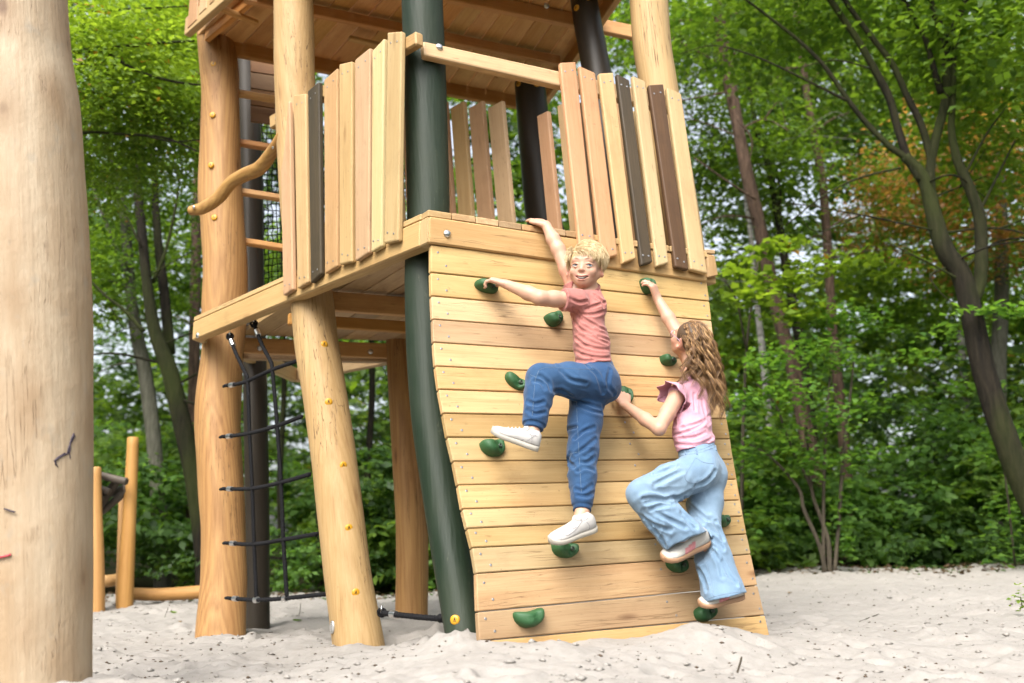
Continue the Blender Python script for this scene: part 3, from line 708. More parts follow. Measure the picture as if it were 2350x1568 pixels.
def base_h(x, y):
    """broad shape of the sand: lower on the left, banked up at the far right edge"""
    t = np.clip((x + 1.6) / 1.7, 0, 1); t = t * t * (3 - 2 * t)
    z = -0.125 + 0.105 * t
    far = np.clip((y - 6.0) / 6.0, 0, 1); far = far * far * (3 - 2 * far)
    rx = np.clip((x - 0.5) / 3.0, 0, 1)
    return z + far * rx * 0.25 - far * (1 - rx) * 0.02
def sand_h(x, y):
    z = base_h(x, y) + 0.10 * fbm(x, y, 0.55, 3, 1) + 0.066 * fbm(x, y, 1.9, 3, 7) + 0.034 * fbm(x, y, 6.5, 3, 23) + 0.026 * fbm(x, y, 20, 3, 41)
    for (px, py, a, w, l, d) in PRINTS:
        dx = x - px; dy = y - py; m = (np.abs(dx) < 0.45) & (np.abs(dy) < 0.45)
        if not m.any(): continue
        c, s = math.cos(a), math.sin(a); u = (dx[m] * c + dy[m] * s) / l; v = (-dx[m] * s + dy[m] * c) / w; q = u * u + v * v
        z[m] += d * (-0.042 * np.exp(-q * 1.6) + 0.022 * np.exp(-(np.sqrt(q) - 1.25) ** 2 * 5))
    return z
# sand heaped against the wall, the posts and the log in front
HEAPS = [(at(1052, 1472, 4.18), 0.17, 0.060), (at(1250, 1478, 4.0), 0.30, 0.035), (at(1500, 1470, 4.35), 0.40, 0.03), (at(1630, 1450, 4.45), 0.24, 0.06), (at(1740, 1448, 4.72), 0.3, 0.02), (at(800, 1482, 5.1), 0.20, 0.045), (at(950, 1425, 6.6), 0.4, 0.06), (at(160, 1556, 3.22), 0.22, 0.05), (at(505, 1478, 6.3), 0.3, 0.03)]
TARGETS = [(at(1105, 1480, 4.05), 0.22), (at(1260, 1482, 4.18), 0.22), (at(1420, 1470, 4.33), 0.22), (at(1600, 1450, 4.5), 0.22), (at(1760, 1440, 4.75), 0.25), (at(830, 1486, 5.2), 0.22), (at(505, 1474, 6.45), 0.3), (at(945, 1440, 7.1), 0.4), (at(592, 1433, 7.4), 0.4), (at(150, 1598, 3.30), 0.25), (at(285, 1397, 9.3), 0.5), (at(220, 1400, 9.0), 0.5), (at(1060, 1474, 4.25), 0.15), (at(1150, 1600, 3.3), 0.5), (at(2000, 1590, 3.4), 0.6), (at(1900, 1312, 11.3), 1.0), (at(2340, 1298, 12.2), 1.4), (at(360, 1385, 10.2), 0.8), (at(700, 1365, 11.0), 1.0)]
def ground_h(x, y, fine=True):
    x = np.asarray(x, float); y = np.asarray(y, float)
    z = sand_h(x, y)
    b = base_h(x, y); num = np.zeros_like(x); den = np.full_like(x, 0.25)
    for p, r in TARGETS:
        w = np.exp(-((x - p.x) ** 2 + (y - p.y) ** 2) / (r * 1.5) ** 2); num += w * (p.z - float(base_h(np.array(p.x), np.array(p.y)))); den += w
    z += num / den
    for p, r, h in HEAPS: z += h * np.exp(-((x - p.x) ** 2 + (y - p.y) ** 2) / (r * r) * 1.4)
    if fine:
        p = HEAPS[0][0]; w = np.exp(-((x - p.x) ** 2 + (y - p.y) ** 2) / 0.014); z += w * 0.10 * np.maximum(0, fbm(x, y, 28, 3, 5) + 0.12)
    return z
def gz(x, y): return float(ground_h(np.array([x]), np.array([y]))[0])
EDGE = lambda x: 11.6 + 0.5 * math.sin(x * 0.9) + 0.35 * math.sin(x * 2.3 + 1)
def sand_mesh():
    # fan of rows: spacing grows with distance
    ys = [2.2]
    while ys[-1] < 13.5: ys.append(ys[-1] + max(0.012, 0.0052 * ys[-1]))
    ys = np.array(ys); nx = 420; us = np.linspace(-0.72, 0.72, nx)
    Yg, U = np.meshgrid(ys, us, indexing='ij'); X = U * (Yg + 0.8)
    Z = ground_h(X.ravel(), Yg.ravel()).reshape(X.shape)
    edge = 11.7 + 0.5 * np.sin(X * 0.9) + 0.35 * np.sin(X * 2.3 + 1); over = np.clip((Yg - edge) / 0.8, 0, 1); Z = Z - over * 0.25
    v = np.stack([X, Yg, Z], -1).reshape(-1, 3); n, m = X.shape; i = np.arange(n * m).reshape(n, m)
    f = np.stack([i[:-1, :-1], i[:-1, 1:], i[1:, 1:], i[1:, :-1]], -1).reshape(-1, 4)
    return npmesh('sand', v, f, True)
def sand_mat():
    m = NT('pale sand'); v = m.coord((1, 1, 1), False)
    g = m.noise(v, 900, 2, 0.7); b = m.noise(v, 2.2, 5, 0.6); c = m.noise(v, 26, 5, 0.65)
    col = m.mix(b, (0.315, 0.298, 0.276), (0.398, 0.380, 0.354)); col = m.mix(m.rmap(c, 0.35, 0.7, 0, 0.55), col, (0.265, 0.242, 0.214))
    col = m.mix(m.rmap(g, 0.35, 0.75, 0, 0.35), col, (0.546, 0.504, 0.455))
    vo = m.n('ShaderNodeTexVoronoi'); m.l(v, vo.inputs['Vector']); vo.inputs['Scale'].default_value = 75
    gate = m.rmap(m.noise(v, 3.0, 3, 0.6), 0.42, 0.62)
    dk = m.math('MULTIPLY', m.rmap(vo.outputs['Distance'], 0.10, 0.22, 0.6, 0.0), m.math('MULTIPLY', gate, m.math('GREATER_THAN', m.math('FRACT', m.math('MULTIPLY', vo.outputs['Color'], 7.0)), 0.55)))
    col = m.mix(dk, col, (0.17, 0.13, 0.10))
    h = m.math('ADD', m.math('MULTIPLY', g, 0.35), m.math('MULTIPLY', c, 1.0))
    return m.bsdf(col, 0.95, bump=m.bump(h, 0.5, 0.006), spec=0.15)
M_['sand'] = sand_mat()
tag(put('sand', sand_mesh(), M_['sand']), kind='structure')
def floor_mat():
    m = NT('forest floor'); v = m.coord((1, 1, 1), False); a = m.noise(v, 6, 5, 0.7); b = m.noise(v, 0.8, 4, 0.6)
    col = m.mix(a, (0.030, 0.022, 0.013), (0.085, 0.060, 0.035)); col = m.mix(m.rmap(b, 0.4, 0.6, 0, 0.7), col, (0.030, 0.050, 0.012))
    return m.bsdf(col, 0.95, bump=m.bump(a, 0.8, 0.03), spec=0.1)
def forest_ground():
    xs = np.linspace(-260, 260, 105); xs = np.sign(xs) * np.abs(xs / 260) ** 2.2 * 260; ys = np.concatenate([np.linspace(-60, 2, 14), np.linspace(3, 30, 55), np.linspace(33, 420, 24)])
    Y, X = np.meshgrid(ys, xs, indexing='ij')
    Z = base_h(X.ravel(), Y.ravel()).reshape(X.shape) + 0.25 * fbm(X, Y, 0.25, 3, 3) + np.clip((Y - 12) / 30, 0, 1) * 0.5
    ins = np.clip(1 - np.maximum(np.abs(X) / (0.62 * (Y + 0.8) + 0.5), (Y - 11.2) / 0.8 + 1) , 0, 1); inside = (np.abs(X) < 0.74 * (Y + 0.9)) & (Y < 12.6) & (Y > 1.8)
    Z = np.where(inside, Z - 0.6, Z)
    v = np.stack([X, Y, Z], -1).reshape(-1, 3); n, m = X.shape; i = np.arange(n * m).reshape(n, m)
    f = np.stack([i[:-1, :-1], i[:-1, 1:], i[1:, 1:], i[1:, :-1]], -1).reshape(-1, 4)
    return npmesh('forest_floor', v, f, True)
M_['floor'] = floor_mat()
tag(put('forest_floor', forest_ground(), M_['floor']), kind='structure')
# crumbs: clods and bits of bark strewn over the sand, too many to count
def crumbs(n, seed, r0, r1, mat, name, label):
    rs = np.random.RandomState(seed); y = 3.0 + 8.5 * rs.rand(n) ** 1.4; x = (rs.rand(n) - 0.5) * 1.25 * (y + 0.3)
    keep = fbm(x, y, 0.9, 3, seed) > -0.10; x, y = x[keep], y[keep]; n = len(x); z = ground_h(x, y)
    r = r0 + (r1 - r0) * rs.rand(n) ** 3
    base = np.array([(1, 0, 0), (-.5, .87, 0), (-.5, -.87, 0), (0, 0, 1), (0.1, 0.1, -1)]); fc = np.array([(0, 1, 3), (1, 2, 3), (2, 0, 3), (1, 0, 4), (2, 1, 4), (0, 2, 4)])
    a = rs.rand(n) * 6.28; ca, sa = np.cos(a), np.sin(a); vs = np.zeros((n, 5, 3))
    jit = 1 + 0.5 * (rs.rand(n, 5, 3) - 0.5); bb = base[None] * jit
    vs[..., 0] = (bb[..., 0] * ca[:, None] - bb[..., 1] * sa[:, None]) * r[:, None] * 1.3 + x[:, None]
    vs[..., 1] = (bb[..., 0] * sa[:, None] + bb[..., 1] * ca[:, None]) * r[:, None] + y[:, None]
    vs[..., 2] = bb[..., 2] * r[:, None] * 0.6 + z[:, None] + r[:, None] * 0.2
    f = (fc[None] + (np.arange(n) * 5)[:, None, None]).reshape(-1, 3)
    tag(put(name, npmesh(name, vs.reshape(-1, 3), f, True), mat), label, None, kind='stuff')
M_['bark'] = plain('bark crumbs', (0.095, 0.065, 0.042), 0.9, 0, 0.5, 40)
crumbs(5600, 3, 0.0018, 0.010, M_['bark'], 'bark_crumbs', 'dark crumbs of bark strewn over the sand')
crumbs(3800, 8, 0.003, 0.020, M_['sand'], 'sand_clods', 'small clods of damp sand')
# ------------------------------------------------------------------ foreground post and the climbing logs far left
def px_path(pts, dy=0):
    P = []
    for px, py, Y, w in pts:
        p = at(px, py, Y + dy); d = (p - CAMP).dot(V((0, _c, _s))); P.append((p.x, p.y, p.z, 0.5 * w / FPX * d))
    return P
def fg_mat():
    m = NT('fresh pale log with blotches')
    f1 = m.noise(m.coord((9, 9, 1.2), False), 1.0, 6, 0.65); f2 = m.noise(m.coord((3.2, 3.2, 2.2), False), 1.0, 5, 0.65); f3 = m.noise(m.coord((70, 70, 3), False), 1.0, 5, 0.65); f4 = m.noise(m.coord((16, 16, 9), False), 1.0, 4, 0.6)
    col = m.mix(m.rmap(f1, 0.35, 0.68), (0.540, 0.430, 0.300), (0.430, 0.310, 0.190)); col = m.mix(m.rmap(f2, 0.46, 0.62, 0, 0.65), col, (0.410, 0.285, 0.170))
    col = m.mix(m.rmap(f3, 0.48, 0.75, 0, 0.45), col, (0.330, 0.235, 0.145)); col = m.mix(m.rmap(f4, 0.60, 0.75, 0, 0.5), col, (0.36, 0.33, 0.27))
    vo = m.n('ShaderNodeTexVoronoi'); m.l(m.coord((4.6, 4.6, 2.4), False), vo.inputs['Vector']); vo.inputs['Scale'].default_value = 1.0; vd = m.math('ADD', vo.outputs['Distance'], m.math('MULTIPLY', m.math('SUBTRACT', f1, 0.5), 0.25))
    col = m.mix(m.rmap(vd, 0.06, 0.36, 0.6, 0.0), col, (0.29, 0.175, 0.085)); col = m.mix(m.rmap(vd, 0.02, 0.09, 0.75, 0.0), col, (0.15, 0.08, 0.045))
    cr = m.noise(m.coord((13, 13, 0.5), False), 1.0, 4, 0.6); c3 = m.math('MULTIPLY', m.rmap(m.math('ABSOLUTE', m.math('SUBTRACT', cr, 0.5)), 0.0, 0.008, 1.0, 0.0), m.rmap(f2, 0.5, 0.6))
    col = m.mix(m.math('MULTIPLY', c3, 0.7), col, (0.16, 0.09, 0.05))
    h = m.math('ADD', m.math('ADD', m.math('MULTIPLY', f2, 2.5), f1), m.math('SUBTRACT', m.math('MULTIPLY', f3, 0.4), m.math('MULTIPLY', c3, 0.8)))
    return m.bsdf(col, 0.6, bump=m.bump(h, 0.5, 0.012), spec=0.3)
FY = 3.45
fpts = [(62, 1760, FY, 272), (62, 1500, FY, 274), (66, 1200, FY, 276), (64, 900, FY, 276), (64, 650, FY, 268), (58, 420, FY, 260), (50, 260, FY, 256), (34, 120, FY, 244), (20, -60, FY, 240), (14, -260, FY, 236)]
fpost = log('log_post', px_path(fpts), fg_mat(), None, seg=64, n=14, wob=0.014, seed=2)
tag(fpost, 'thick pale peeled log post with pen marks standing closest in front', 'log post')
def fsurf(px, py):
    k = min(range(len(fpts) - 1), key=lambda i: abs((fpts[i][1] + fpts[i + 1][1]) / 2 - py)); P = px_path(fpts); t = (py - fpts[k][1]) / (fpts[k + 1][1] - fpts[k][1])
    q = lerp(np.array(P[k]), np.array(P[k + 1]), t); p = at(px, py, q[1]); dx = max(-.95, min(.95, (p.x - q[0]) / q[3])); a = math.asin(dx)
    n = V((math.sin(a), -math.cos(a), 0)); s = V((q[0], q[1], 0)) + n * q[3] * 1.012; pp = at(px, py, s.y); return V((s.x, s.y, pp.z)) + n * 0.002, n
def pen(pts, w, mat):
    """a drawn line lying on the log"""
    path = [fsurf(*p)[0] for p in pts]; v, f = tube_arrays([V(q) for q in smooth_path([tuple(p) for p in path], 4)], w, 5)
    put('pen_mark', pymesh('pen_mark', v, f, True), mat, fpost)
M_['ink'] = plain('black pen ink', (0.045, 0.03, 0.05), 0.6); M_['red_ink'] = plain('red pen ink', (0.55, 0.06, 0.08), 0.6)
def z6(x, y): return (0.5317 * x, 734.4 + 0.5317 * y)
for l, w in (([(360, 490), (352, 530), (350, 570), (330, 590), (312, 610)], .0034), ([(350, 565), (352, 600)], .002), ([(312, 605), (322, 635)], .002), ([(80, 240), (95, 250), (115, 255)], .0035), ([(83, 238), (84, 250)], .003), ([(362, 500), (350, 545), (346, 575)], .003), ([(340, 575), (318, 600), (316, 625)], .0028), ([(150, 815), (175, 825), (190, 830)], .003)): pen([z6(*p) for p in l], w, M_['ink'])
pen([z6(*p) for p in ((100, 1030), (135, 1024), (174, 1013))], .004, M_['red_ink'])

M_['post_far'] = wood('weathered orange post', (0.62, 0.36, 0.13), (0.46, 0.24, 0.08), 'Z', 0.2, var=0.05)
clm = empty('log_climber', at(250, 1398, 9.3)); tag(clm, 'distant log climbing frame with upright posts and dark crossed logs', 'climbing frame')
def farlog(pts, mat, par, name, seed, re=0.0): return log(name, px_path(pts), mat, par, seg=14, n=5, wob=0.015, seed=seed, round_end=re)
farlog([(222, 1425, 9.0, 36), (221, 1300, 9.0, 35), (219, 1170, 9.0, 30), (218, 1075, 9.0, 28)], M_['post_far'], clm, 'post', 1, .01)
farlog([(284, 1425, 9.3, 38), (288, 1330, 9.3, 37), (296, 1200, 9.3, 31), (301, 1100, 9.3, 28), (305, 1006, 9.3, 26)], M_['post_far'], clm, 'post', 2, .01)
farlog([(274, 1390, 9.8, 18), (278, 1250, 9.8, 17), (280, 1130, 9.8, 15)], M_['post_far'], clm, 'post', 3)
for k, (a, b, w) in enumerate((((340, 645), (545, 698), 13), ((340, 692), (470, 742), 12), ((395, 850), (508, 688), 15), ((425, 838), (548, 735), 13), ((330, 872), (424, 855), 13), ((340, 735), (440, 772), 11), ((350, 775), (455, 735), 11), ((480, 745), (550, 728), 16), ((340, 800), (420, 812), 10))):
    x0, y0 = z6(*a); x1, y1 = z6(*b); dd = 9.1 + 0.06 * (k % 4); w *= 1.35; farlog([(x0, y0, dd + .1, w), ((x0 + x1) / 2, (y0 + y1) / 2 + 1, dd + .05, w), (x1, y1, dd, w)], M_['log_grey'], clm, 'cross_log', 10 + k, .006)
bl_ = log('border_log', px_path([(300, 1363, 9.6, 28), (360, 1365, 9.7, 28), (420, 1362, 9.8, 29), (490, 1356, 9.9, 30), (560, 1350, 10.0, 30)]), M_['post_far'], None, seg=16, n=5, wob=0.02, seed=5, round_end=.02); tag(bl_, 'long orange log lying along the far edge of the sand', 'log')
bl2 = log('border_log', px_path([(226, 1334, 9.9, 27), (250, 1333, 9.9, 27), (276, 1330, 10.0, 27)]), M_['post_far'], None, seg=16, n=5, wob=0.02, seed=6, round_end=.02); tag(bl2, 'short orange log raised between the two distant upright posts', 'log')

# ------------------------------------------------------------------ leaves
def leaf_arrays(c, nrm, size, rs, asp=0.62):
    """one folded leaf per centre; c, nrm (n,3); size (n,)"""
    n = len(c); t = rs.normal(size=(n, 3)); t -= nrm * (t * nrm).sum(1, keepdims=True); t /= np.linalg.norm(t, axis=1, keepdims=True) + 1e-9
    b = np.cross(nrm, t); s = size[:, None]
    v = np.stack([c - t * s * 0.5, c + b * s * asp * 0.5 + nrm * s * 0.10 - t * s * 0.05, c + t * s * 0.5 - nrm * s * 0.08, c - b * s * asp * 0.5 + nrm * s * 0.10 - t * s * 0.05], 1)
    return v.reshape(-1, 3), np.arange(4 * n).reshape(n, 4)
def up_normals(n, rs, tilt=0.55):
    v = rs.normal(size=(n, 3)) * tilt; v[:, 2] = np.abs(v[:, 2]) * 0.4 + 1.0; return v / np.linalg.norm(v, axis=1, keepdims=True)
def crown_mesh(name, seed, clumps, per, R, size, flat=0.35, cr=0.5, shell=0.45, tilt=0.55, droop=0.0):
    rs = np.random.RandomState(seed)
    d = rs.normal(size=(clumps, 3)); d /= np.linalg.norm(d, axis=1, keepdims=True); r = shell + (1 - shell) * rs.rand(clumps) ** 0.6
    cc = d * r[:, None] * np.array(R); cc *= (1 + 0.25 * np.sin(d[:, :1] * 5 + seed) * np.cos(d[:, 2:3] * 4))
    q = rs.normal(size=(clumps, per, 3)) * np.array([cr, cr, cr * flat]) * 0.55 * (0.6 + 0.8 * rs.rand(clumps, 1, 1))
    q[..., 2] -= droop * (q[..., 0] ** 2 + q[..., 1] ** 2)
    c = (cc[:, None] + q).reshape(-1, 3); n = len(c)
    nr = up_normals(n, rs, tilt); out = cc / (np.linalg.norm(cc, axis=1, keepdims=True) + 1e-6); nr = nr + 0.35 * np.repeat(out, per, 0); nr /= np.linalg.norm(nr, axis=1, keepdims=True)
    v, f = leaf_arrays(c, nr, size * (0.6 + 0.8 * rs.rand(n)), rs); return npmesh(name, v, f)
def leaf_mat(name, dark, light, odd=None, trans=0.45, oddp=0.03):
    m = NT(name); g = m.n('ShaderNodeNewGeometry'); r = g.outputs['Random Per Island']; o = m.rand()
    f = m.math('ADD', m.math('MULTIPLY', r, 0.75), m.math('MULTIPLY', o, 0.25)); col = m.mix(f, dark, light)
    if odd: col = m.mix(m.math('GREATER_THAN', m.math('FRACT', m.math('MULTIPLY', r, 17.3)), 1 - oddp), col, odd)
    d = m.n('ShaderNodeBsdfPrincipled'); m.l(col, d.inputs['Base Color']); d.inputs['Roughness'].default_value = 0.5; d.inputs['Specular IOR Level'].default_value = 0.35
    t = m.n('ShaderNodeBsdfTranslucent'); tc = m.mix(1.0, col, (2.0, 1.9, 0.75), 'MULTIPLY'); m.l(tc, t.inputs['Color'])
    x = m.n('ShaderNodeMixShader'); x.inputs[0].default_value = trans; m.l(d.outputs[0], x.inputs[1]); m.l(t.outputs[0], x.inputs[2]); m.l(x.outputs[0], m.out.inputs[0]); return m.m
LM = {'green': leaf_mat('mid green leaves', (0.036, 0.086, 0.014), (0.140, 0.232, 0.034), None, 0.5),
      'bright': leaf_mat('bright maple leaves', (0.074, 0.140, 0.018), (0.205, 0.300, 0.044), (0.24, 0.14, 0.03), 0.5, 0.012),
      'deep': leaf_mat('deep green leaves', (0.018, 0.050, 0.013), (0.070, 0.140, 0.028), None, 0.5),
      'olive': leaf_mat('olive needles', (0.032, 0.054, 0.020), (0.085, 0.130, 0.040)),
      'orange': leaf_mat('turning orange leaves', (0.22, 0.105, 0.045), (0.38, 0.22, 0.105), (0.10, 0.18, 0.03), 0.45, 0.42),
      'hazel': leaf_mat('hazel leaves', (0.044, 0.115, 0.022), (0.145, 0.270, 0.056), None, 0.5)}
_cm = {}
CROWN = {'a': (1, 95, 30, (2.2, 2.2, 1.7), .15), 'b': (2, 95, 30, (2.0, 2.4, 1.9), .135), 'c': (3, 80, 34, (2.4, 2.0, 1.5), .16), 'm': (4, 64, 36, (1.5, 1.3, 1.0), .115), 'n': (5, 64, 36, (1.3, 1.5, 0.9), .11),
         's': (6, 70, 36, (1.0, 1.0, 0.9), .082), 'f': (7, 120, 26, (3.2, 3.2, 2.8), .19), 'p': (8, 110, 40, (1.6, 1.6, 1.3), .055)}
def crown(parent, key, mat, loc, scale=1.0, rz=0.0, sz=1.0, name='crown', thin=1.0):
    k = (key, mat)
    if k not in _cm:
        sd, cl, per, R, size = CROWN[key]
        _cm[k] = crown_mesh('crown_' + key, sd, cl, per, R, size, cr=0.62 if key not in 'sp' else 0.4); _cm[k].materials.append(LM[mat])
    M = Matrix.Translation(loc) @ Matrix.Rotation(rz, 4, 'Z') @ Matrix.Diagonal((scale, scale, scale * sz, 1))
    return put(name, _cm[k], None, parent, M)

def bark(name, a, b, scale=(26, 26, 4), moss=0.0, birch=False):
    m = NT(name); n1 = m.noise(m.coord(scale), 1.0, 6, 0.7); n2 = m.noise(m.coord((1.2, 1.2, 0.6)), 1.0, 3)
    col = m.mix(m.rmap(n1, 0.35, 0.7), a, b)
    if moss: col = m.mix(m.math('MULTIPLY', m.rmap(n2, 0.42, 0.62), moss), col, (0.060, 0.085, 0.012))
    if birch:
        n3 = m.noise(m.coord((2.5, 2.5, 26)), 1.0, 4, 0.7); col = m.mix(m.rmap(n3, 0.52, 0.62), col, (0.03, 0.027, 0.025))
    return m.bsdf(col, 0.9, bump=m.bump(n1, 0.9, 0.02), spec=0.2)
BK = {'dark': bark('dark bark', (0.006, 0.0052, 0.0035), (0.034, 0.027, 0.017), moss=0.4), 'grey': bark('grey bark', (0.075, 0.072, 0.060), (0.19, 0.18, 0.15), moss=0.15),
      'pine': bark('red pine bark', (0.045, 0.030, 0.022), (0.190, 0.122, 0.086)), 'birch': bark('birch bark', (0.24, 0.235, 0.22), (0.38, 0.37, 0.34), birch=True), 'twig': bark('twig bark', (0.05, 0.042, 0.03), (0.12, 0.10, 0.07))}
def stems_mesh(name, lists, seg=12, seed=0):
    v = []; f = []
    for k, P in enumerate(lists):
        sp = smooth_path(P, 5); a, b = tube_arrays([V(q[:3]) for q in sp], [max(0.003, float(q[3])) for q in sp], seg, 0.03, seed + k); o = len(v); v += a; f += [tuple(i + o for i in q) for q in b]
    return pymesh(name, v, f, True)
def down(P, zg=-0.1):
    """carry the first point down into the ground along the stem's own slope"""
    a, b = np.array(P[0]), np.array(P[1]); 
    if a[2] <= zg + 0.1: return P
    d = (a - b); d[3] = 0; d = d / max(1e-6, -d[2]); k = a[2] - zg; q = a + d * k * 0.75; q[2] = zg - 0.15; q[3] = a[3] * 1.12; return [tuple(q)] + P
def tree(name, label, bk, main, limbs=(), crowns=(), cat='tree', group=None, ground=True, twigs=7):
    P = px_path(main); P = down(P) if ground else P
    r = empty(name, (P[0][0], P[0][1], P[0][2])); tag(r, label, cat, group)
    put('trunk', stems_mesh('trunk', [P], 14, hash(label) % 97), BK[bk], r)
    rq = random.Random(len(label) * 31 + int(main[0][0]))
    limbs = list(limbs)
    for k in range(twigs):                                       # bare side branches, some drooping
        t = rq.uniform(0.25, 0.95) * (len(main) - 1); i = min(int(t), len(main) - 2); a = lerp(np.array(main[i], float), np.array(main[i + 1], float), t - i); sx = rq.choice((-1, 1)); L = rq.uniform(90, 260) * 14 / a[2]; dy = rq.uniform(-0.7, 0.35) * L; w = max(1.6, a[3] * rq.uniform(.10, .2))
        mid = (a[0] + sx * L * .5, a[1] + dy * .5 - rq.uniform(-10, 25), a[2] + rq.uniform(-.4, .4), w * .7); limbs.append([(a[0], a[1], a[2], w), mid, (a[0] + sx * L, a[1] + dy + rq.uniform(-10, 40), a[2] + rq.uniform(-.8, .8), w * .35)])
        if rq.random() < .6: limbs.append([mid, (mid[0] + sx * L * .3, mid[1] - rq.uniform(-40, 60), mid[2], w * .4), (mid[0] + sx * L * .45, mid[1] - rq.uniform(-50, 90), mid[2], w * .25)])
    for i, l in enumerate(limbs): put('limb', stems_mesh('limb', [px_path(l)], 8, i), BK[bk], r)
    for c in crowns:
        px, py, Y, key, mat, s = c[:6]; crown(r, key, mat, at(px, py, Y), s, (px * 7.7 + py) % 6.28, c[6] if len(c) > 6 else 1.0)
    return r
def q5(L, Y, sc=0.82): return [(1530 + .4878 * x, .4878 * y, Y, w * .4878 * sc) for x, y, w in L]
# the big leaning mossy tree with five stems, right
Yt = 9.6
tree('leaning_tree', 'big dark mossy tree leaning left with stems fanning out above', 'dark',
     [(2412, 1240, Yt, 64), (2326, 1060, Yt, 58), (2258, 850, Yt, 53)] + q5([(1400, 1330, 112), (1310, 1180, 104), (1260, 1030, 90), (1230, 900, 82), (1190, 810, 70), (1120, 735, 60)], Yt),
     [q5([(1190, 820, 50), (1130, 748, 46), (1050, 690, 38), (950, 590, 34), (860, 480, 30), (740, 310, 24), (620, 190, 20), (480, 80, 16), (360, -10, 12)], Yt),
      q5([(1200, 850, 56), (1135, 745, 50), (1085, 600, 46), (1050, 470, 46), (980, 330, 44), (900, 190, 40), (830, 90, 38), (750, -30, 36)], Yt),
      q5([(1252, 990, 66), (1238, 880, 66), (1245, 760, 54), (1270, 640, 52), (1310, 480, 50), (1315, 330, 52), (1300, 180, 50), (1260, 60, 42), (1225, -40, 38)], Yt),
      q5([(1243, 800, 46), (1238, 730, 46), (1195, 580, 42), (1130, 450, 38), (1060, 300, 36), (960, 170, 32), (850, 20, 30), (820, -40, 28)], Yt),
      q5([(1310, 260, 40), (1350, 130, 34), (1400, 20, 30), (1420, -40, 28)], Yt), q5([(1290, 440, 40), (1250, 300, 36), (1215, 180, 32), (1150, 60, 28), (1090, -40, 24)], Yt),
      q5([(860, 480, 18), (700, 400, 15), (560, 330, 12), (400, 260, 9), (220, 215, 7), (60, 255, 5)], Yt), q5([(1100, 790, 16), (900, 840, 12), (740, 920, 9), (560, 1060, 6)], Yt),
      q5([(980, 330, 12), (800, 285, 9), (600, 325, 6)], Yt), q5([(1310, 1260, 14), (1240, 1300, 10), (1300, 1390, 8), (1390, 1450, 6)], Yt),
      q5([(1440, 1420, 80), (1478, 1300, 78), (1475, 1050, 74), (1430, 900, 64), (1370, 760, 56), (1340, 620, 44), (1345, 450, 38), (1350, 280, 36), (1375, 120, 32), (1410, -30, 28)], Yt), q5([(1470, 1000, 20), (1560, 820, 13), (1640, 660, 7)], Yt), q5([(1400, 830, 18), (1500, 640, 12), (1600, 500, 7)], Yt)],
     [(2350, 60, 9.2, 'm', 'green', 0.9), (2150, -60, 9.8, 'm', 'green', 1.0), (1900, -40, 10.2, 'n', 'green', 1.0), (1700, 40, 10.6, 'n', 'green', 0.9), (2270, 240, 10.5, 's', 'bright', 0.8), (2330, 330, 11.2, 'm', 'bright', 0.8), (2230, 60, 11.4, 'm', 'green', 1.0)])
tree('pine_tree', 'slim straight reddish pine trunk between the slats and the leaning tree', 'pine', q5([(795, 1700, 58), (780, 1568, 56), (765, 1300, 54), (750, 1060, 50), (735, 880, 48), (700, 680, 46), (665, 480, 42), (640, 300, 38), (615, 120, 36), (600, -40, 34)], 15.0),
     [q5([(755, 1080, 12), (830, 1030, 9), (910, 965, 6)], 14.8), q5([(700, 620, 12), (780, 560, 9), (860, 530, 6)], 14.9), q5([(735, 830, 12), (840, 740, 8), (980, 720, 5)], 14.8), q5([(765, 1140, 10), (700, 1110, 8), (620, 1180, 5)], 14.8), q5([(640, 320, 10), (560, 330, 8), (470, 420, 5)], 15)],
     [(1850, -120, 15.5, 'p', 'olive', 1.6), (1960, 120, 16, 'b', 'green', 0.8)])
tree('pine_tree', 'thick pine trunk nearest the tower, its bark flaking pale halfway up', 'pine', q5([(600, 1760, 86), (550, 1568, 82), (490, 1330, 78), (440, 1080, 76), (385, 850, 74), (335, 600, 70), (295, 380, 72), (260, 180, 66), (230, -40, 60)], 13.2),
     [q5([(300, 250, 16), (420, 270, 12), (560, 320, 8), (700, 300, 5)], 13), q5([(260, 110, 14), (140, 95, 10), (20, 100, 7)], 13), q5([(420, 940, 16), (280, 850, 12), (130, 742, 9)], 12.9), q5([(330, 560, 12), (400, 660, 9), (380, 800, 6)], 13)],
     [(1560, 40, 13.6, 'n', 'green', 0.9), (1500, 220, 14.2, 'p', 'olive', 1.1), (1640, 560, 14.5, 'p', 'olive', 0.9)])
tree('slender_tree', 'slender dark bent trunk just right of the thick pine', 'dark', q5([(640, 1700, 62), (620, 1568, 60), (560, 1250, 52), (530, 1060, 46), (500, 880, 42), (460, 720, 38), (420, 600, 32), (395, 440, 26), (380, 300, 20)], 14.6),
     [q5([(530, 1050, 20), (535, 900, 16), (520, 800, 12), (590, 680, 8), (640, 620, 5)], 14.5)], [(1730, 200, 15.0, 'p', 'olive', 1.2), (1740, 420, 15.4, 's', 'green', 1.3)])
tree('birch_tree', 'thin white birch trunk beside the thick pine', 'birch', q5([(455, 1700, 40), (440, 1568, 38), (415, 1350, 34), (400, 1150, 30), (375, 950, 28), (360, 750, 24), (340, 560, 20)], 14.0), [], [(1700, 330, 14.4, 's', 'green', 1.2)])
tree('birch_tree', 'distant pale birch trunk deep in the bushes near the leaning tree', 'birch', [(2230, 1120, 19, 22), (2226, 1000, 19, 21), (2215, 900, 19, 20), (2205, 760, 19, 18)], [], [(2200, 640, 19.5, 'a', 'green', 0.8)])
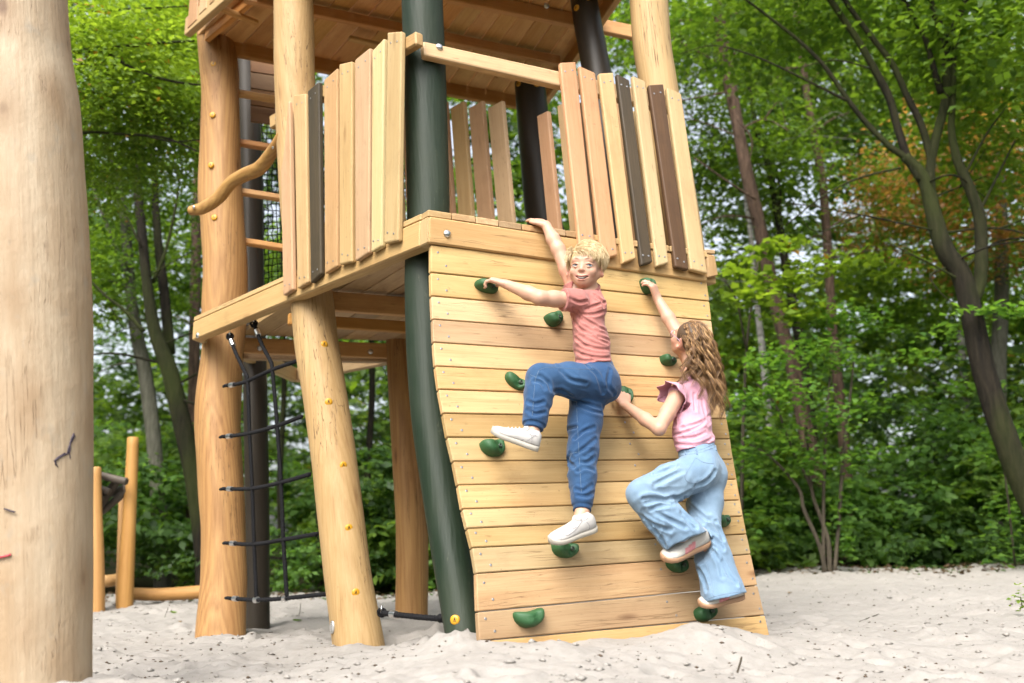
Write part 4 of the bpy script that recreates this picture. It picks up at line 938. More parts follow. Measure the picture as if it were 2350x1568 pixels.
tree('beech_tree', 'tree with turning orange-brown leaves at the right edge', 'grey', [(2300, 1300, 15, 40), (2290, 900, 15, 36), (2300, 600, 15, 30), (2290, 300, 15, 22), (2280, 60, 15, 14)],
     [], [(2210, 350, 14.2, 'n', 'orange', 0.85), (2330, 430, 13.6, 'm', 'orange', 0.85), (2240, 580, 14.8, 'n', 'orange', 0.75), (2080, 440, 15.2, 's', 'orange', 0.9), (2010, 520, 15.6, 's', 'orange', 0.7)])
# left of the tower
def q1(L, Y): return [(.5075 * x, .5075 * y, Y, w * .5075) for x, y, w in L]
tree('grey_tree', 'smooth grey trunk curving up behind the distant climbing frame', 'grey', [(372, 1260, 13.2, 36), (365, 1160, 13.2, 36), (352, 1000, 13.2, 33), (335, 870, 13.2, 32)] + q1([(620, 1520, 60), (590, 1320, 52), (575, 1130, 46), (560, 960, 40), (530, 800, 34), (480, 640, 28), (440, 500, 22)], 13.2),
     [q1([(575, 1240, 26), (500, 1060, 20), (440, 900, 15), (395, 740, 10)], 13.1)], [(250, 330, 13.6, 'm', 'green', 0.8), (230, 560, 13.4, 's', 'green', 0.9)])
tree('twin_stem_tree', 'dark twin-stemmed trunk leaning beside the orange log post', 'dark', [(470, 1260, 11.6, 50), (450, 1120, 11.6, 46), (420, 980, 11.6, 42), (392, 860, 11.6, 38)] + q1([(700, 1500, 60), (665, 1280, 48), (645, 1080, 42), (625, 880, 38), (610, 680, 34), (600, 500, 28), (590, 330, 20)], 11.6),
     [q1([(770, 1600, 52), (745, 1350, 46), (720, 1150, 40), (705, 950, 34), (695, 750, 30), (680, 560, 22), (660, 400, 14)], 11.9), q1([(690, 1280, 18), (750, 1130, 14), (800, 900, 11), (800, 780, 8), (700, 660, 5)], 11.7), q1([(650, 1500, 20), (560, 1400, 16), (480, 1340, 12), (400, 1260, 8)], 11.5), q1([(640, 1120, 10), (560, 960, 8), (470, 860, 6)], 11.5)],
     [(330, 200, 12.4, 'm', 'green', 0.8), (400, 420, 12.6, 's', 'green', 0.8), (300, 640, 12.8, 's', 'green', 0.8)])
tree('pine_tree', 'reddish pine trunk half hidden behind the orange log post', 'pine', [(440, 1200, 15.5, 30), (444, 1000, 15.5, 28)] + q1([(880, 1480, 50), (885, 1250, 46), (890, 1000, 42), (893, 700, 38), (895, 400, 34), (895, -40, 30)], 15.5), [], [(420, 120, 16, 'a', 'green', 0.6)])
tree('maple_tree', 'maple boughs with bright yellow-green leaves hanging in from the upper left', 'dark', [(60, 1400, 8.6, 80), (55, 900, 8.6, 70), (70, 400, 8.6, 56), (90, 100, 8.6, 44), (95, -120, 8.6, 36)],
     [[(80, 130, 8.6, 22)] + q1([(345, 232, 24), (480, 220, 20), (600, 208, 18), (720, 195, 14), (880, 185, 9)], 8.5), q1([(460, 228, 18), (520, 262, 16), (600, 310, 14), (690, 345, 14), (800, 372, 12), (905, 385, 9)], 8.4),
      [(70, 330, 8.6, 18)] + q1([(385, 600, 16), (520, 605, 14), (640, 612, 13), (760, 628, 10), (905, 690, 7)], 8.6), [(85, 60, 8.6, 14)] + q1([(310, 60, 12), (520, 45, 10), (700, 36, 8), (850, 28, 5)], 8.7), q1([(660, 615, 8), (780, 640, 6), (910, 632, 4)], 8.5), q1([(345, 285, 8), (440, 310, 7), (560, 380, 5), (680, 420, 3)], 8.7)],
     [(250, 60, 8.9, 'm', 'bright', 0.62, .8), (380, 50, 9.4, 'm', 'bright', 0.6, .8), (240, 180, 8.6, 's', 'bright', 0.7), (360, 170, 8.8, 's', 'bright', 0.75), (420, 250, 9.2, 's', 'bright', 0.6), (300, 270, 8.9, 's', 'bright', 0.62), (220, 330, 9.2, 's', 'bright', 0.5), (400, 330, 9.6, 's', 'bright', 0.6), (250, 420, 9.6, 's', 'bright', 0.45)])
for k, (x, Y, w, lab) in enumerate(((735, 12.6, 12, 'thin dark trunk in the woods seen just right of the leaning pale post'), (648, 13.5, 14, 'thin dark trunk in the woods seen through the rope net'), (850, 14.2, 16, 'dark trunk in the woods seen beside the rear orange post'))):
    tree('young_tree', lab, 'dark', [(x, 1330, Y, w), (x - 6, 1100, Y, w * .95), (x + 4, 900, Y, w * .9), (x, 700, Y, w * .8), (x - 4, 400, Y, w * .6)], [], [(x, 640, Y, 's', 'green', 1.0)])

# the woods behind: crowns that merge into one mass
def merged(name, items, label, kind='stuff'):
    """items: (seed, clumps, per, R, size, loc, mat index); one object with several leaf materials"""
    vs = []; fs = []; ms = []; off = 0; mats = list(LM)
    for (seed, cl, per, R, size, loc, mt) in items:
        rs = np.random.RandomState(seed); d = rs.normal(size=(cl, 3)); d /= np.linalg.norm(d, axis=1, keepdims=True); r = 0.35 + 0.65 * rs.rand(cl) ** 0.6
        cc = d * r[:, None] * np.array(R); q = rs.normal(size=(cl, per, 3)) * np.array([1, 1, 0.4]) * 0.16 * min(R) * (0.7 + 0.6 * rs.rand(cl, 1, 1)); c = (cc[:, None] + q).reshape(-1, 3) + np.array(loc)
        nr = up_normals(len(c), rs, 0.6) + 0.3 * np.repeat(d, per, 0); nr[:, 1] -= 0.25; nr /= np.linalg.norm(nr, axis=1, keepdims=True)
        v, f = leaf_arrays(c, nr, size * (0.6 + 0.8 * rs.rand(len(c))), rs); vs.append(v); fs.append(f + off); off += len(v); ms.append(np.full(len(f), mats.index(mt), np.int32))
    me = npmesh(name, np.concatenate(vs), np.concatenate(fs))
    for k in mats: me.materials.append(LM[k])
    me.polygons.foreach_set('material_index', np.concatenate(ms)); me.update()
    return tag(put(name, me), label, None, kind=kind)
rs = random.Random(5); it = []
for k in range(190):                                             # canopy, 17 to 34 m away
    Y = rs.uniform(17, 34); x = rs.uniform(-0.62, 0.66) * Y; R = rs.uniform(1.4, 2.6); z = rs.uniform(1.2, 0.62 * Y)
    u = x / Y
    if u < -0.2 and 0.06 * Y < z < 0.28 * Y and rs.random() < 0.62: continue
    if (u < -0.12 or u > 0.12) and z > 0.16 * Y and rs.random() < (0.22 if u < 0 else 0.06): continue
    if z > 0.32 * Y and rs.random() < 0.42: continue             # thinner towards the sky
    it.append((100 + k, 60, 25, (R, R, R * 0.8), 0.105 + 0.0050 * Y, (x, Y, z), rs.choice(['green', 'green', 'deep', 'bright', 'green'] if u > -0.1 else ['green', 'green', 'bright', 'green', 'deep'])))
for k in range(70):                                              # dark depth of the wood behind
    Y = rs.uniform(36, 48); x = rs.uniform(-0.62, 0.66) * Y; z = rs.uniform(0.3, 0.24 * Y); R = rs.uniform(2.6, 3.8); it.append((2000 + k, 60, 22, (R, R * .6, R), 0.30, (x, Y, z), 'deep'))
for k in range(95):                                              # the wood goes on round the clearing on both sides
    a = rs.choice((rs.uniform(0.62, 1.9), -rs.uniform(0.62, 1.9), rs.uniform(1.9, 4.4))); back = 1.9 <= a; d = rs.uniform(24, 32) if back else rs.uniform(13, 22); z = rs.uniform(0.5, 6.0 if back else 11.0); R = rs.uniform(2.5, 4.0)
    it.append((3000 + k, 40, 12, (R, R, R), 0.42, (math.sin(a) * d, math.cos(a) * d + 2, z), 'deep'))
for k in range(16):
    Y = rs.uniform(14, 20); sg = (-1, 1)[k % 2]; R = rs.uniform(1.8, 2.6); it.append((5000 + k, 40, 14, (R, R, R), 0.24, (sg * rs.uniform(0.64, 0.95) * Y, Y, rs.uniform(0.6, 4.5)), 'green'))
merged('woods', it, 'leafy woods filling the distance behind the playground')
it = []
for k in range(76):                                              # shrub layer along the edge of the sand
    Y = rs.uniform(11.9, 17); x = rs.uniform(-0.60, 0.64) * Y; R = rs.uniform(0.65, 1.15); z = rs.uniform(0.35, 2.6 if x > 0 else 2.0) * (0.55 + (Y - 11.5) / 10)
    it.append((400 + k, 46, 22, (R, R * 0.8, R * 0.75), rs.uniform(0.10, 0.15), (x, Y, z), rs.choice(['green', 'green', 'hazel', 'hazel', 'deep'])))
for k in range(46):
    Y = rs.uniform(11.6, 13.2); x = rs.uniform(-0.60, 0.64) * Y; it.append((600 + k, 30, 20, (0.6, 0.45, 0.40), 0.07, (x, Y, rs.uniform(0.05, 0.5)), rs.choice(['green', 'hazel', 'deep'])))
merged('undergrowth', it, 'dense green undergrowth along the far edge of the sand')
# hazel bush: several stems from one foot, leafy from the knee up
def bush(name, label, foot, stems, leaves, seed, mat='hazel', size=0.085):
    r = empty(name, at(*foot)); tag(r, label, 'bush'); rs = np.random.RandomState(seed); C_ = []; 
    for k, s in enumerate(stems):
        P = px_path(s); put('stem', stems_mesh('stem', [P], 7, k), BK['twig'], r)
    for (px, py, Y, sx, sz, n) in leaves:
        c = at(px, py, Y); q = rs.normal(size=(n, 3)) * np.array([sx, sx * 0.8, sz]) * 0.6; C_.append(np.array(c)[None] + q)
    c = np.concatenate(C_); v, f = leaf_arrays(c, up_normals(len(c), rs, 0.38), size * (0.6 + 0.7 * rs.rand(len(c))), rs, 0.8); me = npmesh('foliage', v, f); put('foliage', me, LM[mat], r)
Yb = 10.9
bush('hazel_bush', 'leafy bush of several thin stems at the sand edge right of the tower', (1905, 1316, Yb),
     [[(1895, 1318, Yb, 11), (1880, 1250, Yb, 10), (1845, 1170, Yb, 9), (1832, 1120, Yb, 8), (1770, 1050, Yb, 6), (1720, 1020, Yb, 4)], [(1905, 1318, Yb, 12), (1900, 1240, Yb, 11), (1880, 1180, Yb, 9), (1862, 1120, Yb, 8), (1850, 980, Yb, 6)], [(1915, 1318, Yb, 10), (1925, 1200, Yb, 9), (1935, 1050, Yb, 8), (1950, 920, Yb, 6), (1960, 820, Yb, 4)], [(1890, 1318, Yb, 9), (1890, 1150, Yb, 8), (1895, 1000, Yb, 7), (1905, 860, Yb, 5)], [(1862, 1120, Yb, 7), (1810, 1010, Yb, 6), (1780, 930, Yb, 5), (1735, 880, Yb, 4)]],
     [(1760, 830, 10.5, .35, .12, 170), (1850, 800, 10.7, .35, .12, 170), (1720, 920, 10.6, .30, .12, 150), (1820, 900, 10.4, .35, .14, 180), (1930, 830, 10.9, .35, .14, 170), (1980, 930, 11, .3, .14, 150), (1900, 960, 10.6, .3, .14, 160), (1780, 1010, 10.8, .3, .16, 160), (1870, 1060, 10.7, .25, .15, 130), (1960, 1050, 10.9, .25, .15, 130), (1990, 740, 11.2, .4, .15, 170), (1900, 720, 11, .4, .12, 150), (1930, 1180, 10.9, .12, .2, 70), (1945, 1250, 10.9, .1, .15, 60), (1720, 1060, 11, .25, .2, 150), (1760, 1160, 11.2, .25, .25, 150)], 3)
bush('young_maple', 'bright leafy spray growing out beside the corner of the tower', (1690, 1300, 11.6),
     [[(1700, 1310, 11.6, 10), (1705, 1000, 11.5, 8), (1715, 780, 11.3, 6), (1740, 600, 11.1, 4)], [(1712, 800, 11.3, 5), (1690, 690, 11.0, 4), (1660, 640, 10.8, 3)]],
     [(1690, 625, 10.4, .22, .06, 60), (1750, 575, 10.6, .30, .07, 90), (1800, 560, 10.7, .2, .05, 50), (1720, 680, 10.5, .3, .10, 110), (1800, 650, 10.8, .35, .10, 130), (1880, 610, 11, .4, .10, 140), (1960, 600, 11.2, .4, .1, 120), (1840, 720, 10.9, .35, .12, 130), (2180, 600, 10.4, .25, .05, 50), (2050, 620, 11.5, .35, .1, 110)], 5, 'bright', 0.11)
bush('shrub', 'low shrub spray lit from above in front of the leaning trunk', (2300, 1300, 10.2),
     [[(2330, 1300, 10.8, 5), (2300, 1050, 10.5, 4), (2250, 840, 10, 3), (2262, 715, 9.7, 2)]], [(2270, 712, 9.4, .28, .05, 80), (2330, 715, 9.3, .2, .05, 50), (2200, 760, 9.9, .3, .08, 80), (2120, 820, 10.4, .3, .08, 90), (2210, 890, 10.6, .3, .1, 80), (2310, 1180, 10.8, .3, .25, 160), (2290, 1020, 10.6, .3, .2, 120), (2330, 1270, 10.9, .35, .12, 110)], 7)
bush('seedling', 'small green seedling on the sand at the right edge', (2344, 1392, 6.2), [[(2346, 1396, 6.2, 3), (2342, 1370, 6.2, 2)]], [(2344, 1366, 6.2, .05, .06, 26), (2340, 1386, 6.2, .05, .03, 14)], 9, 'bright', 0.032)


def edge_litter():
    """dead leaves and bark along the rim where the sand meets the wood"""
    rs = np.random.RandomState(21); n = 2600; x = (rs.rand(n) - 0.46) * 15.5; y = 11.7 + 0.5 * np.sin(x * 0.9) + 0.35 * np.sin(x * 2.3 + 1) + rs.normal(size=n) * 0.42 - 0.35; z = ground_h(x, y) + 0.006
    v, f = leaf_arrays(np.stack([x, y, z], 1), up_normals(n, rs, 0.5), 0.03 + 0.05 * rs.rand(n), rs, 0.7); tag(put('leaf_litter', npmesh('leaf_litter', v, f), leaf_mat('dead leaves', (0.045, 0.028, 0.014), (0.13, 0.085, 0.045), (0.05, 0.09, 0.02), 0.15, 0.2)), 'dead leaves strewn where the sand meets the woods', None, kind='stuff')
edge_litter()
# ------------------------------------------------------------------ litter on the sand, each twig and leaf by itself
def on_sand(px, py):
    z = -0.08
    for _ in range(6): p = at_z(px, py, z); z = gz(p.x, p.y)
    p = at_z(px, py, z); p.z = gz(p.x, p.y); return p
def twig(px0, py0, px1, py1, r, label, lift=0.0, name='twig'):
    a = on_sand(px0, py0); b = a + at(px1, py1, a.y) - at(px0, py0, a.y) if lift else on_sand(px1, py1); m = (a + b) / 2 + V((0.004, 0, 0.006)); a = a - V((0, 0, 0.008)) if lift else a + V((0, 0, r))
    v, f = tube_arrays([V(q) for q in smooth_path([tuple(a), tuple(m), tuple(b + V((0, 0, r)))], 4)], [r] * 8 + [r * 0.6], 6, 0.08, 2); tag(put(name, pymesh(name, v, f, True), BK['twig']), label, 'twig')
twig(1688, 1492, 1700, 1458, 0.004, 'short dark twig stuck upright in the sand in front of the wall', 1)
twig(1972, 1424, 2018, 1410, 0.0025, 'thin dark twig lying on the sand right of the wall')
twig(376, 1420, 386, 1396, 0.0025, 'thin dry stalk standing in the sand near the far posts', 1)
twig(686, 1408, 690, 1378, 0.003, 'pale dry stalk standing in the sand under the rope net', 1)
twig(540, 1480, 556, 1462, 0.0025, 'thin stalk at the foot of the orange log post', 1)
def litter(px, py, s, mat, label, seed):
    p = on_sand(px, py); rs = random.Random(seed); a = rs.uniform(0, 6.28); t = V((math.cos(a), math.sin(a), 0)); b = V((-t.y, t.x, 0)); v = []
    prof = [(-1, 0), (-.55, .5), (0, .62), (.5, .4), (1, 0), (.5, -.4), (0, -.62), (-.55, -.5)]
    for x, y in prof: v.append(p + t * x * s + b * y * s + V((0, 0, 0.006 + 0.5 * s * abs(y) + 0.15 * s * x * x)))
    v.append(p + V((0, 0, 0.006))); f = [(i, (i + 1) % 8, 8) for i in range(8)]; tag(put('fallen_leaf', pymesh('fallen_leaf', v, f), mat), label, 'leaf')
dry = leaf_mat('dry leaf', (0.16, 0.085, 0.02), (0.22, 0.12, 0.03), None, 0.2); grn = LM['green']
litter(682, 1430, 0.045, grn, 'green fallen leaf on the sand beneath the rope net', 1)
litter(395, 1410, 0.05, grn, 'dark green fallen leaf on the sand by the far posts', 2); litter(414, 1430, 0.03, dry, 'small brown fallen leaf on the sand by the far posts', 3)
litter(1905, 1440, 0.035, dry, 'curled brown leaf on the sand right of the wall', 4); litter(1813, 1370, 0.03, dry, 'yellowed leaf on the sand behind the wall corner', 5)
# ------------------------------------------------------------------ people: implicit bodies meshed as one surface each
def hash3(i, j, k, seed):
    n = (i * 374761393 + j * 668265263 + k * 2147483647 + seed * 974711) & 0xFFFFFFFF
    n = ((n ^ (n >> 13)) * 1274126177) & 0xFFFFFFFF; return ((n ^ (n >> 16)) & 0xFFFF) / 65535.0
def noise3(P, s, seed=0):
    p = P * s; i = np.floor(p).astype(np.int64); f = p - i; f = f * f * (3 - 2 * f); r = 0
    for dx in (0, 1):
        for dy in (0, 1):
            for dz in (0, 1):
                w = (f[..., 0] if dx else 1 - f[..., 0]) * (f[..., 1] if dy else 1 - f[..., 1]) * (f[..., 2] if dz else 1 - f[..., 2]); r = r + w * hash3(i[..., 0] + dx, i[..., 1] + dy, i[..., 2] + dz, seed)
    return r - 0.5
class Field:
    def __init__(s, lo, hi, h):
        s.lo = np.array(lo, float); s.h = h; s.n = np.ceil((np.array(hi) - s.lo) / h).astype(int) + 1; s.a = np.full(s.n, 1.0, np.float32)
    def box(s, lo, hi):
        i0 = np.clip(np.floor((np.array(lo) - s.lo) / s.h).astype(int), 0, s.n); i1 = np.clip(np.ceil((np.array(hi) - s.lo) / s.h).astype(int) + 1, 0, s.n)
        sl = tuple(slice(a, b) for a, b in zip(i0, i1)); ax = [s.lo[k] + s.h * np.arange(i0[k], i1[k]) for k in range(3)]
        return sl, ax[0][:, None, None], ax[1][None, :, None], ax[2][None, None, :]
    def comb(s, sl, d, k, sub=False):
        a = s.a[sl]; d = d.astype(np.float32)
        if sub:
            d = -d; h = np.clip(0.5 - 0.5 * (d - a) / k, 0, 1); s.a[sl] = d * (1 - h) + a * h + k * h * (1 - h)
            s.a[sl] = np.maximum(s.a[sl], a) if False else s.a[sl]
        else:
            h = np.clip(0.5 + 0.5 * (d - a) / k, 0, 1); s.a[sl] = d * (1 - h) + a * h - k * h * (1 - h)
    def cone(s, a, b, ra, rb, k=0.012, sub=False):
        a = np.array(a, float); b = np.array(b, float); m = max(ra, rb) + k + 0.02
        sl, X, Y, Z = s.box(np.minimum(a, b) - m, np.maximum(a, b) + m)
        d = b - a; L2 = (d * d).sum() + 1e-12; px, py, pz = X - a[0], Y - a[1], Z - a[2]
        t = np.clip((px * d[0] + py * d[1] + pz * d[2]) / L2, 0, 1)
        D = np.sqrt((px - t * d[0]) ** 2 + (py - t * d[1]) ** 2 + (pz - t * d[2]) ** 2) - (ra + (rb - ra) * t); s.comb(sl, D, k, sub)
    def chain(s, pts, k=0.012):
        for (a, ra), (b, rb) in zip(pts[:-1], pts[1:]): s.cone(a, b, ra, rb, k)
    def ell(s, c, R, ax=None, k=0.012, sub=False):
        c = np.array(c, float); R = np.array(R, float); m = R.max() + k + 0.02; sl, X, Y, Z = s.box(c - m, c + m)
        px, py, pz = X - c[0], Y - c[1], Z - c[2]
        if ax is not None: px, py, pz = [px * v[0] + py * v[1] + pz * v[2] for v in ax]
        k0 = np.sqrt((px / R[0]) ** 2 + (py / R[1]) ** 2 + (pz / R[2]) ** 2); k1 = np.sqrt((px / R[0] ** 2) ** 2 + (py / R[1] ** 2) ** 2 + (pz / R[2] ** 2) ** 2)
        s.comb(sl, k0 * (k0 - 1) / np.maximum(k1, 1e-9), k, sub)
    def cut(s, c, n, r, k=0.002):
        """remove what lies beyond the plane (c, n) within r of c"""
        c = np.array(c, float); n = np.array(n, float); n /= np.linalg.norm(n); sl, X, Y, Z = s.box(c - r, c + r)
        px, py, pz = X - c[0], Y - c[1], Z - c[2]; pl = px * n[0] + py * n[1] + pz * n[2]; ball = np.sqrt(px ** 2 + py ** 2 + pz ** 2) - r
        d = np.maximum(-pl, ball); s.a[sl] = np.maximum(s.a[sl], -d)
    def warp(s, fn, band=0.03):
        m = np.abs(s.a) < band; i = np.argwhere(m); P = s.lo + i * s.h; s.a[m] += fn(P).astype(np.float32)
    def mesh(s, name):
        a = s.a; ins = a < 0; c = np.zeros(tuple(s.n - 1), np.int8); cs = [(i, j, k) for i in (0, 1) for j in (0, 1) for k in (0, 1)]
        for i, j, k in cs: c += ins[i:s.n[0] - 1 + i, j:s.n[1] - 1 + j, k:s.n[2] - 1 + k]
        act = (c > 0) & (c < 8); I = np.argwhere(act); val = {q: a[I[:, 0] + q[0], I[:, 1] + q[1], I[:, 2] + q[2]].astype(float) for q in cs}
        acc = np.zeros((len(I), 3)); cnt = np.zeros(len(I))
        for q in cs:
            for ax in range(3):
                if q[ax]: continue
                r = list(q); r[ax] = 1; va, vb = val[q], val[tuple(r)]; x = (va < 0) != (vb < 0); t = np.where(x, va / np.where(x, va - vb, 1), 0)
                P = np.array(q, float)[None] + np.zeros((len(I), 3)); P[:, ax] = t; acc += P * x[:, None]; cnt += x
        v = s.lo + s.h * (I + acc / cnt[:, None]); idx = np.full(act.shape, -1, np.int64); idx[act] = np.arange(len(I)); F = []
        for ax in range(3):
            u, w = (ax + 1) % 3, (ax + 2) % 3; sl0 = [slice(None)] * 3; sl1 = [slice(None)] * 3; sl0[ax] = slice(0, -1); sl1[ax] = slice(1, None)
            e = np.argwhere(ins[tuple(sl0)] != ins[tuple(sl1)]); e = e[(e[:, u] > 0) & (e[:, w] > 0) & (e[:, u] < s.n[u] - 1) & (e[:, w] < s.n[w] - 1)]
            def cell(du, dw): q = e.copy(); q[:, u] -= du; q[:, w] -= dw; return idx[q[:, 0], q[:, 1], q[:, 2]]
            q = np.stack([cell(1, 1), cell(0, 1), cell(0, 0), cell(1, 0)], 1); flip = ins[tuple(sl0)][e[:, 0], e[:, 1], e[:, 2]]; q = np.where(flip[:, None], q, q[:, ::-1]); F.append(q)
        F = np.concatenate(F); F = F[(F >= 0).all(1)]
        return v, F
def J(px, py, off): w = wall_pt(px, py); return at(px, py, w.y - off)
def colour(me, rgb):
    at_ = me.color_attributes.new('Col', 'FLOAT_COLOR', 'POINT'); d = np.ones((len(me.vertices), 4), np.float32); d[:, :3] = rgb; at_.data.foreach_set('color', d.ravel())
def nrm(v): v = np.array(v, float); return v / np.linalg.norm(v)
def hand(F, w, d, n, size, side, curl=(0.5, 0.6, 0.4), thumb=0.5, spread=0.06):
    """palm and five fingers; d along the hand, n out of the palm towards what it grips, side = +1 thumb on d x n"""
    d = nrm(d); n = nrm(np.array(n) - d * np.dot(n, d)); x = np.cross(d, n) * side; w = np.array(w, float); s = size
    for o, r in ((-0.024, .0140), (-0.008, .0155), (0.008, .0155), (0.024, .0145)):
        F.cone(w + x * o * 0.6 * s, w + d * 0.058 * s + x * o * s - n * 0.002, r * s, r * s * 0.88, 0.010)
    for o, L, dc in ((0.0255, 0.047, 0.05), (0.0088, 0.053, 0.0), (-0.0085, 0.050, 0.03), (-0.025, 0.040, 0.12)):
        p = w + d * 0.060 * s + x * o * s; a = 0; dd = nrm(d + x * o / 0.025 * spread)
        for ph, (fr, c) in enumerate(zip((0.46, 0.31, 0.23), curl)):
            a += c + dc; q = p + (dd * math.cos(a) + n * math.sin(a)) * L * fr * 1.25 * s; F.cone(p, q, (0.0086 - 0.0007 * ph) * s, (0.0080 - 0.0008 * ph) * s, 0.003); p = q
    p = w + d * 0.018 * s + x * 0.022 * s; t1 = nrm(d * 0.65 + x * 0.75 + n * thumb * 0.5); q = p + t1 * 0.030 * s; F.cone(p, q, 0.0130 * s, 0.0098 * s, 0.008)
    t2 = nrm(d * 0.85 + x * 0.15 + n * thumb); r = q + t2 * 0.026 * s; F.cone(q, r, 0.0098 * s, 0.0076 * s, 0.003)
def head(F, c, f, u, sc=1.0, smile=True):
    """child's head about its centre; f forward, u up; returns a local-to-world function and axes"""
    f = nrm(f); u = nrm(np.array(u) - f * np.dot(u, f)); x = np.cross(f, u); A3 = (x, f, u); c = np.array(c, float)
    W = lambda a, b, d: c + (x * a + f * b + u * (d if d > 0 else d * 0.92)) * sc
    E = lambda p, R, k=0.012, sub=False: F.ell(W(*p), np.array(R) * sc, A3, k, sub)
    E((0, -.018, .026), (.0720, .086, .072)); E((0, .026, -.016), (.0570, .050, .073), .02)
    for s in (-1, 1):
        F.cone(W(s * .050, -.008, -.030), W(s * .014, .044, -.073), .021 * sc, .016 * sc, .02); E((s * .037, .049, -.024), (.023, .022, .021), .016)
        E((s * .0315, .0905, .005), (.0165, .019, .0110), .007, True)
    E((0, .045, -.0775), (.021, .021, .0155), .012); F.cone(W(-.036, .058, .032), W(.036, .058, .032), .013 * sc, .013 * sc, .016)
    F.cone(W(0, .068, .012), W(0, .0815, -.016), .0075 * sc, .0095 * sc, .010)
    for s in (-1, 1): E((s * .0092, .0760, -.0195), (.0066, .0080, .0060), .005)
    E((0, .046, -.054), (.036, .029, .030), .018)
    if smile:
        ul = [(-.0315, .0595, -.0415), (-.022, .0705, -.0465), (-.011, .0775, -.0490), (0, .0790, -.0495), (.011, .0775, -.0490), (.022, .0705, -.0465), (.0315, .0595, -.0415)]
        ll = [(-.0315, .0595, -.0425), (-.022, .0690, -.0560), (-.011, .0755, -.0635), (0, .0770, -.0655), (.011, .0755, -.0635), (.022, .0690, -.0560), (.0315, .0595, -.0425)]
        for q in (ul, ll):
            for a, b in zip(q[:-1], q[1:]): F.cone(W(*a), W(*b), .0040 * sc, .0040 * sc, .004)
        for xx, zz, rx, rz in ((0, -.0572, .012, .0064), (.011, -.0560, .010, .0060), (-.011, -.0560, .010, .0060), (.0205, -.0513, .0085, .0042), (-.0205, -.0513, .0085, .0042)): E((xx, .082 - abs(xx) * .25, zz), (rx, .020, rz), .0015, True)
    else:
        for dz in (-.0475, -.056): F.cone(W(-.014, .072, dz), W(.014, .072, dz), .005 * sc, .005 * sc, .006)
    for s in (-1, 1):                                             # ears and upper lids
        e = nrm(x * s * 0.82 - f * 0.55); a3 = (e, nrm(np.cross(u, e)), u); F.ell(W(s * .0765, -.012, -.010), np.array((.0080, .0190, .031)) * sc, a3, .006); F.ell(W(s * .0835, -.005, -.008), np.array((.006, .0105, .019)) * sc, a3, .004, True)
        F.cone(W(s * .0480, .0615, .008), W(s * .032, .0775, .0128), .0040 * sc, .0040 * sc, .004); F.cone(W(s * .032, .0775, .0128), W(s * .0165, .0700, .009), .0040 * sc, .0040 * sc, .004)
        F.cone(W(s * .046, .0615, .000), W(s * .031, .0745, -.0032), .0035 * sc, .0035 * sc, .004); F.cone(W(s * .031, .0745, -.0032), W(s * .018, .0695, .001), .0035 * sc, .0035 * sc, .004)
    return W, A3
def skin_mat():
    m = NT('skin'); a = m.n('ShaderNodeAttribute'); a.attribute_name = 'Col'; v = m.coord((1, 1, 1), False); n = m.noise(v, 35, 4, 0.6); n2 = m.noise(v, 260, 3, 0.6)
    col = m.mix(m.rmap(n, 0.4, 0.75, 0, 0.10), a.outputs[0], (0.62, 0.27, 0.19))
    return m.bsdf(col, 0.48, bump=m.bump(n2, 0.12, 0.001), spec=0.4, Subsurface_Weight=0.18, Subsurface_Radius=(0.012, 0.005, 0.003), Subsurface_Scale=1.0)
SKIN = skin_mat()
def cloth_mat(name, col, col2, weave=900, fade=None, rough=0.85):
    m = NT(name); a = m.n('ShaderNodeAttribute'); a.attribute_name = 'Col'; v = m.coord((1, 1, 1), False); n = m.noise(v, 9, 4, 0.6); w = m.noise(v, weave, 2, 0.6); f = m.noise(v, 60, 4, 0.65)
    c = m.mix(n, col, col2); c = m.mix(m.rmap(f, 0.4, 0.75, 0, 0.22), c, tuple(x * 0.72 for x in col)); c = m.mix(m.rmap(w, 0.4, 0.7, 0, 0.22), c, tuple(min(1, x * 1.35 + 0.02) for x in col2))
    c = m.mix(a.outputs['Alpha'], (0, 0, 0), c) if False else c
    c = m.mix(1.0, c, a.outputs[0], 'MULTIPLY')
    return m.bsdf(c, rough, bump=m.bump(m.math('ADD', w, m.math('MULTIPLY', f, 1.2)), 0.25, 0.0022), spec=0.15, Sheen_Weight=0.15)
def folds(specs, amp_noise=0.0, seed=0):
    """wrinkles: (centre, direction across the folds, wavelength, amplitude, radius)"""
    def fn(P):
        r = np.zeros(len(P))
        for k, (c, d, wl, am, rad) in enumerate(specs):
            q = P - np.array(c); e = np.exp(-(q ** 2).sum(1) / rad ** 2); wv = noise3(P, 7, seed + k) * 5.5 + noise3(P, 19, seed + 31 + k) * 1.6; ph = (q @ nrm(d)) / (wl * 1.9) * 6.283 + wv * 2.6; gate = np.clip(0.45 + 2.6 * noise3(P, 11, seed + 57 + k), 0, 1); r += 0.85 * am * e * gate * (np.abs(np.sin(ph / 2)) ** 0.75 - 0.55)
        return r + amp_noise * noise3(P, 14, seed + 9) + amp_noise * 0.5 * noise3(P, 34, seed + 10)
    return fn
